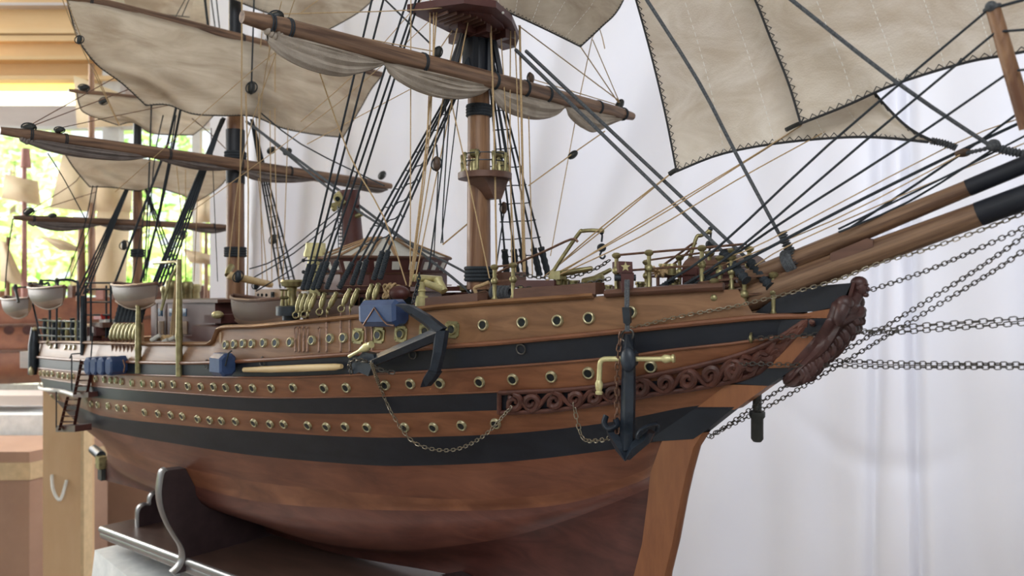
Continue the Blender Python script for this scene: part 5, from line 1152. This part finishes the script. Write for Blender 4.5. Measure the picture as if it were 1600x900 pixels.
# ================================================================ lifeboats (hang in davits / stand on chocks)
def lifeboat(name, label, x, y, d, L, W, H, yaw=0, cover=False):
    c_ = PD(x, y, d); o = thing(name, label, 'boat', c_, 'lifeboats of the model ship'); b = MB(); nu, nv = 22, 14; Rz = Matrix.Rotation(yaw, 3, 'Z')
    def fn(u, v_, k=1, dz=0):
        t = 2*u-1; w_ = W/2*(1-abs(t)**2.6)*k; a = pi*v_; sheer = .14*H*t*t
        return c_+Rz@V((t*L/2*(1-.05*math.sin(a)), -math.cos(a)*w_, -math.sin(a)**.8*H*(1-.25*t*t)*k+sheer*(1-math.sin(a)*.5)+H*.5+dz))
    b.grid(fn, nu, nv); b.m = [1 if (i % nv) in (0, 1, 2, nv-3, nv-2, nv-1) else 0 for i in range(len(b.f))]; b.build('boat_hull', ['boat_wood', 'boat_top'], o)
    b = MB(); b.grid(lambda u, v_: fn(u, v_, .93, .0005), nu, nv); b.build('boat_inside', 'boat_in', o)
    b = MB(); P = [fn(i/24, 0) for i in range(25)]+[fn(1-i/24, 1) for i in range(25)]; b.tube(P, .0028, 6, closed=True); b.build('gunwale', 'rail_wood', o)
    for t in (.3, .5, .7):
        a, c2 = fn(t, .02), fn(t, .98); b = MB(); b.tube([a, c2], (.001, .005), 4, flat=UP); b.build('thwart', 'rail_wood', o, smooth_=False)
    b = MB(); b.tube([fn(i/20, .5)+V((0, 0, -.002)) for i in range(21)], .002, 6); b.build('boat_keel', 'boat_wood', o)
    return o
lifeboat('lifeboat', 'pale wooden lifeboat hanging beside the mizzenmast above the row of brass turnbuckles', 210, 464, 1.33, .205, .05, .040, .0)
lifeboat('lifeboat', 'pale wooden lifeboat hanging over the stern quarter left of the mizzenmast', 73, 466, 1.58, .24, .05, .042)
lifeboat('lifeboat', 'blurred pale lifeboat hanging furthest aft at the left edge', 26, 482, 1.80, .22, .05, .044)
lifeboat('lifeboat', 'wooden lifeboat lying on deck beside the foot of the mainmast', 408, 492, 1.23, .21, .06, .05)
lifeboat('lifeboat', 'small dark wooden boat behind the fore turnbuckles', 508, 485, 1.12, .16, .05, .04)
# ================================================================ cradle
cr_ = thing('display_cradle', 'dark polished wooden cradle with curved end board on a moulded base under the model ship', 'stand', (-.72, 0, CZ-.70))
XC = -.572; YB = .158
A0 = PY(158, 822, -YB); A1 = PY(283, 868, -YB); dirv = (A1-A0).normalized(); far = A0+dirv*1.10
ED = [(262, 735), (257, 738), (254, 750), (252, 770), (254, 790), (261, 812), (272, 833), (283, 850), (288, 862), (288, 876), (282, 888), (272, 898)]
TH = .022
def base_z(x): return A0.z+dirv.z/dirv.x*(x-A0.x)
def hull_sec(x):
    out = []
    for a, c_ in zip(rows[:-1], rows[1:]):
        for r in (a,):
            for p, q in zip(r, r[1:]):
                if q.x <= x <= p.x: out.append(p.lerp(q, (p.x-x)/max(p.x-q.x, 1e-9))); break
    return out
def cradle(xc, edge):
    inner = [p for p in hull_sec(xc) if p.z < edge[0].z+.004]
    zb = edge[-1].z; L = [V((xc, p.y, p.z)) for p in edge]
    R_ = [V((xc, -p.y, p.z)) for p in edge]
    left = [V((xc, p.y, p.z-.0015)) for p in inner]; right = [V((xc, -p.y, p.z-.0015)) for p in inner]
    # outline: up the starboard edge, down into the hull hollow, up the port side, down, across the foot
    P = list(reversed(L))+left+list(reversed(right))+R_
    from mathutils.geometry import tessellate_polygon
    tri = tessellate_polygon([P]); n = len(P); b = MB()
    b.add(P+[p+V((-TH, 0, 0)) for p in P], [tuple(t) for t in tri]+[tuple(i+n for i in reversed(t)) for t in tri]+[(i, (i+1) % n, n+(i+1) % n, n+i) for i in range(n)])
    o = b.build('cradle_board', 'stand', cr_, smooth_=False)
    for E_ in (L, R_):
        eb = MB(); eb.tube(smooth([p+V((-TH/2, 0, 0)) for p in E_], 4), (TH*.58, .0035), 10, flat=V((1, 0, 0))); eb.build('rounded_edge', 'stand_edge', o, 'lighter rounded edge of the curved board')
edge = [PX(x, y, XC) for x, y in ED]; cradle(XC, edge)
x2 = .0; kz = levelX(10, x2).z; z2 = base_z(x2)-.012
b = MB(); b.prism([V((x2, s_*y, z)) for s_, y, z in ((-1, .07, z2), (-1, .05, kz+.012), (-1, .012, kz+.006), (-1, .012, kz-.001), (1, .012, kz-.001), (1, .012, kz+.006), (1, .05, kz+.012), (1, .07, z2))], V((-TH, 0, 0))); b.build('keel_chock', 'stand', cr_, smooth_=False)
XB2 = XC-.055
SC = [(252, 770), (246, 770), (240, 773), (236, 780), (235, 789), (228, 789), (221, 793), (217, 802), (217, 824), (256, 826)]
nb_ = dirv.cross(V((0, 1, 0))); nb_ = (nb_ if nb_.z > 0 else -nb_).normalized(); XB2 = PN(217, 824, A0, nb_).x
P = [PX(x, y, XB2) for x, y in SC]; P[-1].z = base_z(XB2); P[-2].z = base_z(XB2)-.001
b = MB(); b.prism(P, V((-.02, 0, 0))); b.build('scalloped_bracket', 'stand', cr_, smooth_=False)
b = MB(); b.tube(smooth([p+V((-.01, 0, 0)) for p in P[1:9]], 3), (.011, .003), 8, flat=V((1, 0, 0))); b.build('rounded_edge', 'stand_edge', cr_)
nb_ = dirv.cross(V((0, 1, 0))); nb_ = (nb_ if nb_.z > 0 else -nb_).normalized(); wv = V((0, 2*YB, 0))
b = MB(); b.prism([A0, far, far+wv, A0+wv], -nb_*.026); b.build('base_board', 'board_top', cr_, smooth_=False)
for a, c_ in ((A0, far), (A0+wv, far+wv)):
    b = MB(); b.tube([a-nb_*.007, c_-nb_*.007], (.0075, .006), 12, flat=nb_); b.tube([a-nb_*.019, c_-nb_*.019], (.0075, .0035), 12, flat=nb_); b.build('base_moulding', 'stand_edge', cr_, 'pale shining moulded edge')
TP = PY(150, 858, -.168); ztab = TP.z
b = MB(); 
for sg in (-1, 1):
    v = [V((-.7, sg*.12, ztab)), V((far.x-.05, sg*.12, ztab)), V((far.x-.05, sg*.12, base_z(far.x-.05)-.026)), V((-.7, sg*.12, base_z(-.7)-.026))]; b = MB(); b.prism(v, V((0, .03, 0))); b.build('wedge_support', 'stand', cr_, smooth_=False)
# ================================================================ table, sheet, room
TX0, TX1, TY = TP.x, .35, .168
tt = thing('display_table', 'table hidden under the white cloth, carrying the ship cradle', 'table', (0, 0, 0))
b = MB(); b.box(V(((TX0+TX1)/2, 0, ztab-.022)), (TX1-TX0-.02, 2*TY-.02, .03)); b.build('tabletop', 'board_top', tt, smooth_=False)
for x in (TX0+.06, TX1-.06):
    for y in (-TY+.05, TY-.05):
        b = MB(); b.box(V((x, y, (ztab-.037)/2)), (.04, .04, ztab-.037)); b.build('leg', 'stand', tt, smooth_=False)
b = MB(); per = []
def side(p, q, n, k): return [(p.lerp(q, i/n), k) for i in range(n)]
cs = [V((TX0, -TY, 0)), V((TX1, -TY, 0)), V((TX1, TY, 0)), V((TX0, TY, 0))]; nrm = [V((0, -1, 0)), V((1, 0, 0)), V((0, 1, 0)), V((-1, 0, 0))]
ring_ = []
for k in range(4):
    for p, kk in side(cs[k], cs[(k+1) % 4], 60 if k % 2 == 0 else 16, k):
        d0 = min((p-c_).length for c_ in cs); nn_ = nrm[k] if d0 > .001 else (nrm[k]+nrm[k-1]).normalized()*1.3
        ring_.append((p, nn_))
def cv_(u, v_):
    p, n_ = ring_[int(round(u*len(ring_))) % len(ring_)]; q = 1-v_; s_ = u*len(ring_)
    return p+n_*(q*.055+q*.016*math.sin(s_*.62)+q*.008*math.sin(s_*1.3+1)+.002)+V((0, 0, lerp(.06, ztab-.002, v_**.9)))
b.grid(cv_, len(ring_), 14); b.add([V((x, y, ztab-.002)) for x, y in ((TX0-.002, -TY-.002), (TX1+.002, -TY-.002), (TX1+.002, TY+.002), (TX0-.002, TY+.002))], [(0, 1, 2, 3)])
tc_ = b.build('tablecloth', 'table_white'); tag(tc_, 'white cloth hanging over the table edge below the dark cradle base', 'tablecloth')
# white sheet behind the ship
DS = 2.12
def sheet(u, v_):
    px = lerp(328, 2350, u); z = lerp(CZ+1.25, .02, v_); s_ = px+18*math.sin(v_*3+1)
    f = 0
    for c0, sl, w_, a in ((395, -30, 16, .03), (470, -40, 26, .035), (545, 10, 16, .02), (640, -20, 34, .035), (720, 60, 26, .02), (800, -150, 40, .045), (905, -260, 46, .05), (990, -160, 36, .03), (1085, -60, 40, .03), (1180, 30, 60, .05), (1290, 20, 44, .03), (1375, -12, 15, .035), (1425, 20, 11, .03), (1500, 40, 60, .04), (1620, 10, 40, .04)):
        cx = c0+sl*(v_-.45)*2; f += a*math.exp(-((px-cx)/w_)**2)
    f += .010*math.sin(px*.013+5*v_)+.006*math.sin(px*.03-9*v_)+.004*math.sin(px*.011+34*v_+2*math.sin(px*.006))
    f += .012*math.exp(-((v_-.62-.05*math.sin(px*.01))/.012)**2)*math.exp(-((px-1380)/120)**2)
    p = PD(px, HZ, DS-f*1.5); p.z = z; return p
b = MB(); b.grid(sheet, 420, 120); sh_ = b.build('backdrop_sheet', 'cloth_white'); tag(sh_, 'large creased white sheet hung behind the whole model ship', 'sheet')
rod = MB(); a = PD(330, HZ, DS+.03); c_ = PD(2300, HZ, DS+.03); a.z = c_.z = CZ+1.27; rod.tube([a, c_], .015, 10); rr_ = rod.build('curtain_rail', 'frame_white'); tag(rr_, 'rail above the frame carrying the white backdrop sheet', 'rail')
# rear wall with window
DW = 4.6
def WP(px, py, dd=0): return PD(px, py, DW+dd)
def wbox(name, x0, y0, x1, y1, m, th=.08, dd=0, parent=None, label=None, kind=None):
    b = MB(); b.prism([WP(x0, y0, dd), WP(x1, y0, dd), WP(x1, y1, dd), WP(x0, y1, dd)], FW*th); o = b.build(name, m, parent, label, smooth_=False)
    if kind: o['kind'] = kind
    return o
wbox('wall_rear', 330, -200, 2600, 1000, 'wall_tan', .1, kind='structure')
wbox('wall_rear', -700, 165, 330, 197, 'lintel', .1, kind='structure')
up = wbox('wall_rear', -700, -260, 330, 122, 'wall_tan', .1, kind='structure')
for y0, y1, t in ((-60, -20, .05), (4, 8, .07), (44, 52, .06), (55, 64, .05), (87, 93, .09), (118, 124, .10)):
    wbox('trim_1' if y0 < 0 else 'trim_2', -700, y0, 330, y1, 'wall_tan' if y1-y0 > 4 else 'lintel', t, -t, kind='structure')
MATS['pane_yellow'].node_tree.nodes['Principled BSDF'].inputs['Emission Color'].default_value = (1, .86, .25, 1); MATS['pane_yellow'].node_tree.nodes['Principled BSDF'].inputs['Emission Strength'].default_value = 1.0  # daylight through the gap under the eaves is put in as glowing strips
emis('pane_white', (1, .97, .72), 1.6)
ws = wbox('window_1', -700, 124, 118, 143, 'pane_yellow', .02, .02, kind='structure'); wbox('pane', -700, 143, 118, 166, 'pane_white', .02, .02, parent=ws)
wbox('wall_rear', 118, 122, 330, 166, 'lintel', .1, kind='structure')
wf = wbox('window_2', 160, 197, 186, 600, 'frame_white', .06, -.02, kind='structure')
wbox('trim_3', 160, -100, 188, 197, 'frame_white', .06, -.06, kind='structure')
for x in (-240, -20): wbox('window_frame', x, 197, x+7, 600, 'frame_white', .04, 0, parent=wf)
wbox('window_frame', 300, 197, 312, 600, 'frame_white', .04, 0, parent=wf); wbox('window_frame', -700, 197, 330, 202, 'frame_white', .05, -.01, parent=wf)
wbox('window_sill', -700, 600, 330, 612, 'white_paint', .16, -.1, parent=wf)
wbox('wall_rear', -700, 616, 330, 642, 'lintel', .1, kind='structure'); wbox('wall_rear', -700, 642, 330, 1200, 'dark_shelf', .1, kind='structure')
fl_ = MB(); fl_.box(V((-1.5, 1.0, -.02)), (9, 8.6, .04)); o = fl_.build('floor', 'floor', smooth_=False); o['kind'] = 'structure'
# garden beyond the window
g_ = MB(); g_.box(V((-7.5, 3, -.08)), (10, 16, .04)); o = g_.build('garden_lawn', 'lawn', smooth_=False); o['kind'] = 'structure'
gl = []
for i, (px, py, d, R, m) in enumerate(((-130, 330, 6.6, .75, 'leaf'), (20, 250, 9.8, .80, 'leaf_light'), (115, 380, 7.9, .70, 'leaf_light'), (225, 260, 9.8, .8, 'leaf'), (330, 400, 7.6, .75, 'leaf_light'), (-5, 470, 6.0, .42, 'leaf'), (225, 470, 6.2, .42, 'leaf'))):
    c0 = PD(px, py, d); base = V((c0.x, c0.y, -.06))
    t_ = thing('garden_tree', ['dark green tree outside behind the left window edge', 'tall light green tree outside behind the other ship masts', 'light green tree outside behind the pale hanging sail', 'green tree outside behind the mizzenmast', 'light green bush outside beside the white sheet', 'low green bush outside behind the stern lifeboats', 'low green bush outside behind the deckhouse'][i], 'tree', base)
    b = MB(); b.tube([base, V((c0.x, c0.y, c0.z))], [.06, .03], 8); b.build('trunk', 'trunk', t_)
    b = MB(); rnd = random.Random(i)
    for k in range(520):
        q = V((rnd.gauss(0, 1), rnd.gauss(0, 1), rnd.gauss(0, 1))).normalized()*R*rnd.random()**.45; p = c0+V((q.x, q.y, q.z*1.25)); a = V((rnd.gauss(0, 1), rnd.gauss(0, 1), rnd.gauss(0, .6))).normalized(); c2 = a.orthogonal().normalized(); s_ = rnd.uniform(.05, .12)
        b.add([p-a*s_, p+c2*s_*.4, p+a*s_, p-c2*s_*.4], [(0, 1, 2, 3)])
    o = b.build('foliage', m, t_); o['kind'] = 'stuff'
gs = PD(-50, HZ, 5.2); gs.z = 4.3
light('garden_sun', gs, PD(100, 420, 8.5), 2.5, 1500, (1, .97, .8))  # area lamp added outside to brighten the trees in place of sunlight
# other model ship beyond
DO = 3.2
o2 = thing('model_ship', 'blurred second brown model ship standing behind the stern at the left edge', 'model ship', PD(0, 640, DO))
def lath(px, t): return PD(px, t, DO)
b = MB(); v = []
prof = [(-420, 470, 580), (-250, 468, 596), (-100, 466, 600), (20, 464, 600), (120, 463, 596), (230, 462, 580), (320, 455, 545), (370, 448, 490)]
def hf(u, v_):
    px = lerp(-420, 370, u); yt = curve([(a, b_) for a, b_, c_ in prof], px); yb_ = curve([(a, c_) for a, b_, c_ in prof], px); y = lerp(yt, yb_, v_); w_ = .22*math.sin(pi*min(1, .12+.8*u))*(1-v_**2.5)**.8
    return PD(px, y, DO+.25)-FW*w_
b.grid(hf, 30, 12); b.build('hull', 'ship_brown', o2)
for y in (505, 545):
    b = MB(); b.tube([hf(i/30, (y-463)/140)-FW*.004 for i in range(31)], .008, 6); b.build('moulding', 'rail_wood', o2)
for x in (14, 43, 72, -15):
    b = MB(); b.tube([PD(x, 516, DO+.02), PD(x, 516, DO-.01)], .02, 12); b.build('gun_port', 'garboard', o2)
for x, y0, y1, r, m in ((38, 250, 470, .012, 'pink_wood'), (-60, 100, 470, .02, 'mast_wood'), (143, 100, 450, .016, 'mast_wood'), (127, 350, 470, .02, 'mast_wood'), (322, 350, 470, .01, 'mast_wood'), (40, 232, 262, .022, 'pink_wood'), (12, 370, 470, .01, 'mast_wood')):
    b = MB(); b.tube([PD(x, y1, DO), PD(x, y0, DO)], [r, r*.7], 10); b.build('mast', m, o2)
def osail(P, lab=None, d=DO):
    b = MB(); g = coons([P[0], P[1]], [P[3], P[2]], [P[0], P[3]], [P[1], P[2]]); b.grid(lambda u, v_: PD(*g(u, v_), d-.06*math.sin(pi*u)*math.sin(pi*v_)), 10, 10); b.build('sail', 'pale_sail', o2, lab)
osail([(8, 272), (60, 283), (64, 322), (2, 310)]); osail([(98, 240), (152, 262), (150, 332), (78, 325)]); osail([(150, 262), (208, 270), (205, 330), (146, 330)], d=DO+.1); osail([(152, 325), (204, 325), (196, 462), (140, 462)], d=DO+.12)
osail([(60, 368), (100, 375), (140, 395), (92, 391)]); osail([(0, 375), (10, 378), (42, 448), (0, 440)]); osail([(115, 118), (240, 165), (240, 195), (120, 200)], d=DO+.2); osail([(308, 305), (333, 305), (333, 348), (305, 348)]); osail([(285, 388), (340, 400), (341, 415), (296, 410)])
for i in range(16):
    x = 5+i*22; b = MB(); b.box(PD(x, 460-(i*13 % 9), DO+.1), (.035, .035, .03+.02*(i % 3)), Matrix.Rotation(i, 3, 'Z')); b.build('deck_fitting', ('tan_house', 'pink_wood', 'rail_wood')[i % 3], o2, smooth_=False)
st_ = thing('ship_stand', 'hidden support under the blurred second model ship', 'stand', PD(-230, 598, DO+.25))
b = MB(); c0 = PD(-230, 598, DO+.25); b.box(V((c0.x, c0.y, c0.z/2)), (.5, .3, c0.z-.01)); b.build('plinth', 'dark_shelf', st_, smooth_=False)
# white covered bench, cartons and plywood panel on the left
def vbox(name, label, cat, x0, x1, y0, y1, d, depth, m, **k):
    P = [PD(x0, y0, d), PD(x1, y0, d), PD(x1, y1, d), PD(x0, y1, d)]; b = MB(); b.prism(P, FW*depth); o = b.build(name, m, smooth_=False, loc=P[3]); tag(o, label, cat); return o
vbox('white_crate', 'white box with a pale top at the left edge above the cartons', 'box', -260, 68, 648, 700, 2.9, .4, 'table_white')
sf = vbox('bench_shelf', 'pale ledge running left under the second ship', 'shelf', -260, 66, 618, 634, 2.95, .14, 'lintel'); 
cb = MB(); P = [PD(-240, 706, 2.6), PD(46, 706, 2.6), PD(46, 1080, 2.6), PD(-240, 1080, 2.6)]
zfl = P[2].z; P[2].z = P[3].z = .001; cb.prism(P, (FW*.75+RT*.35).normalized()*.30); cx = cb.build('carton', 'cardboard', smooth_=False, loc=(P[0]+P[2])/2); tag(cx, 'brown cardboard carton with a tape band at the lower left corner', 'box')
LOC[cx.name] = (P[0]+P[2])/2
b = MB(); b.prism([PD(-240, 725, 2.597), PD(46.5, 723, 2.597), PD(46.5, 750, 2.597), PD(-240, 753, 2.597)], FW*.002); q = (FW*.75+RT*.35).normalized(); a1, a2 = PD(46.5, 723, 2.597), PD(46.5, 750, 2.597); b.prism([a1, a1+q*.3, a2+q*.3, a2], RT*.002); b.build('packing_tape', 'tape', cx, smooth_=False)
pl_ = MB(); P = [PD(67, 590, 2.45), PD(126, 590, 2.45), PD(126, 1120, 2.45), PD(67, 1120, 2.45)]; P[2].z = P[3].z = .001; pl_.prism(P, FW*.06+RT*.012); po = pl_.build('plywood_crate', 'ply', smooth_=False, loc=P[3]); LOC[po.name] = P[3].copy(); tag(po, 'tall upright plywood panel with a rope loop beside the stern', 'panel')
b = MB(); b.tube(smooth([PD(81, 742, 2.445), PD(83, 765, 2.43), PD(92, 781, 2.42), (PD(98, 772, 2.43)), PD(104, 750, 2.445)], 6), .005, 8); b.build('rope_handle', 'white_paint', po, 'pale rope loop')
b = MB(); b.prism([PD(126, 590, 2.447), PD(131, 592, 2.45), PD(131, 905, 2.45), PD(126, 905, 2.447)], FW*.05); b.build('edge_tape', 'tape', po, smooth_=False)
bx2 = MB(); P = [PD(135, 672, 3.1), PD(420, 672, 3.1), PD(420, 1080, 3.1), PD(135, 1080, 3.1)]; P[2].z = P[3].z = .001; bx2.prism(P, FW*.4); o = bx2.build('carton', 'cardboard', smooth_=False, loc=P[3]); tag(o, 'large plain brown carton standing behind the skeg of the ship', 'box')

# unseen ceiling and walls around the photographer, added to block some sky light; the left side stays open to the garden
for nm, c_, sz, m in (('ceiling', (.3, .6, 3.02), (8.2, 8.6, .04), 'ceiling'), ('wall_right', (4.4, .6, 1.5), (.06, 8.6, 3), 'frame_white'), ('wall_back', (1.2, -3.7, 1.5), (6.4, .06, 3), 'frame_white')):
    b = MB(); b.box(V(c_), sz); o = b.build(nm, m, smooth_=False); o['kind'] = 'structure'
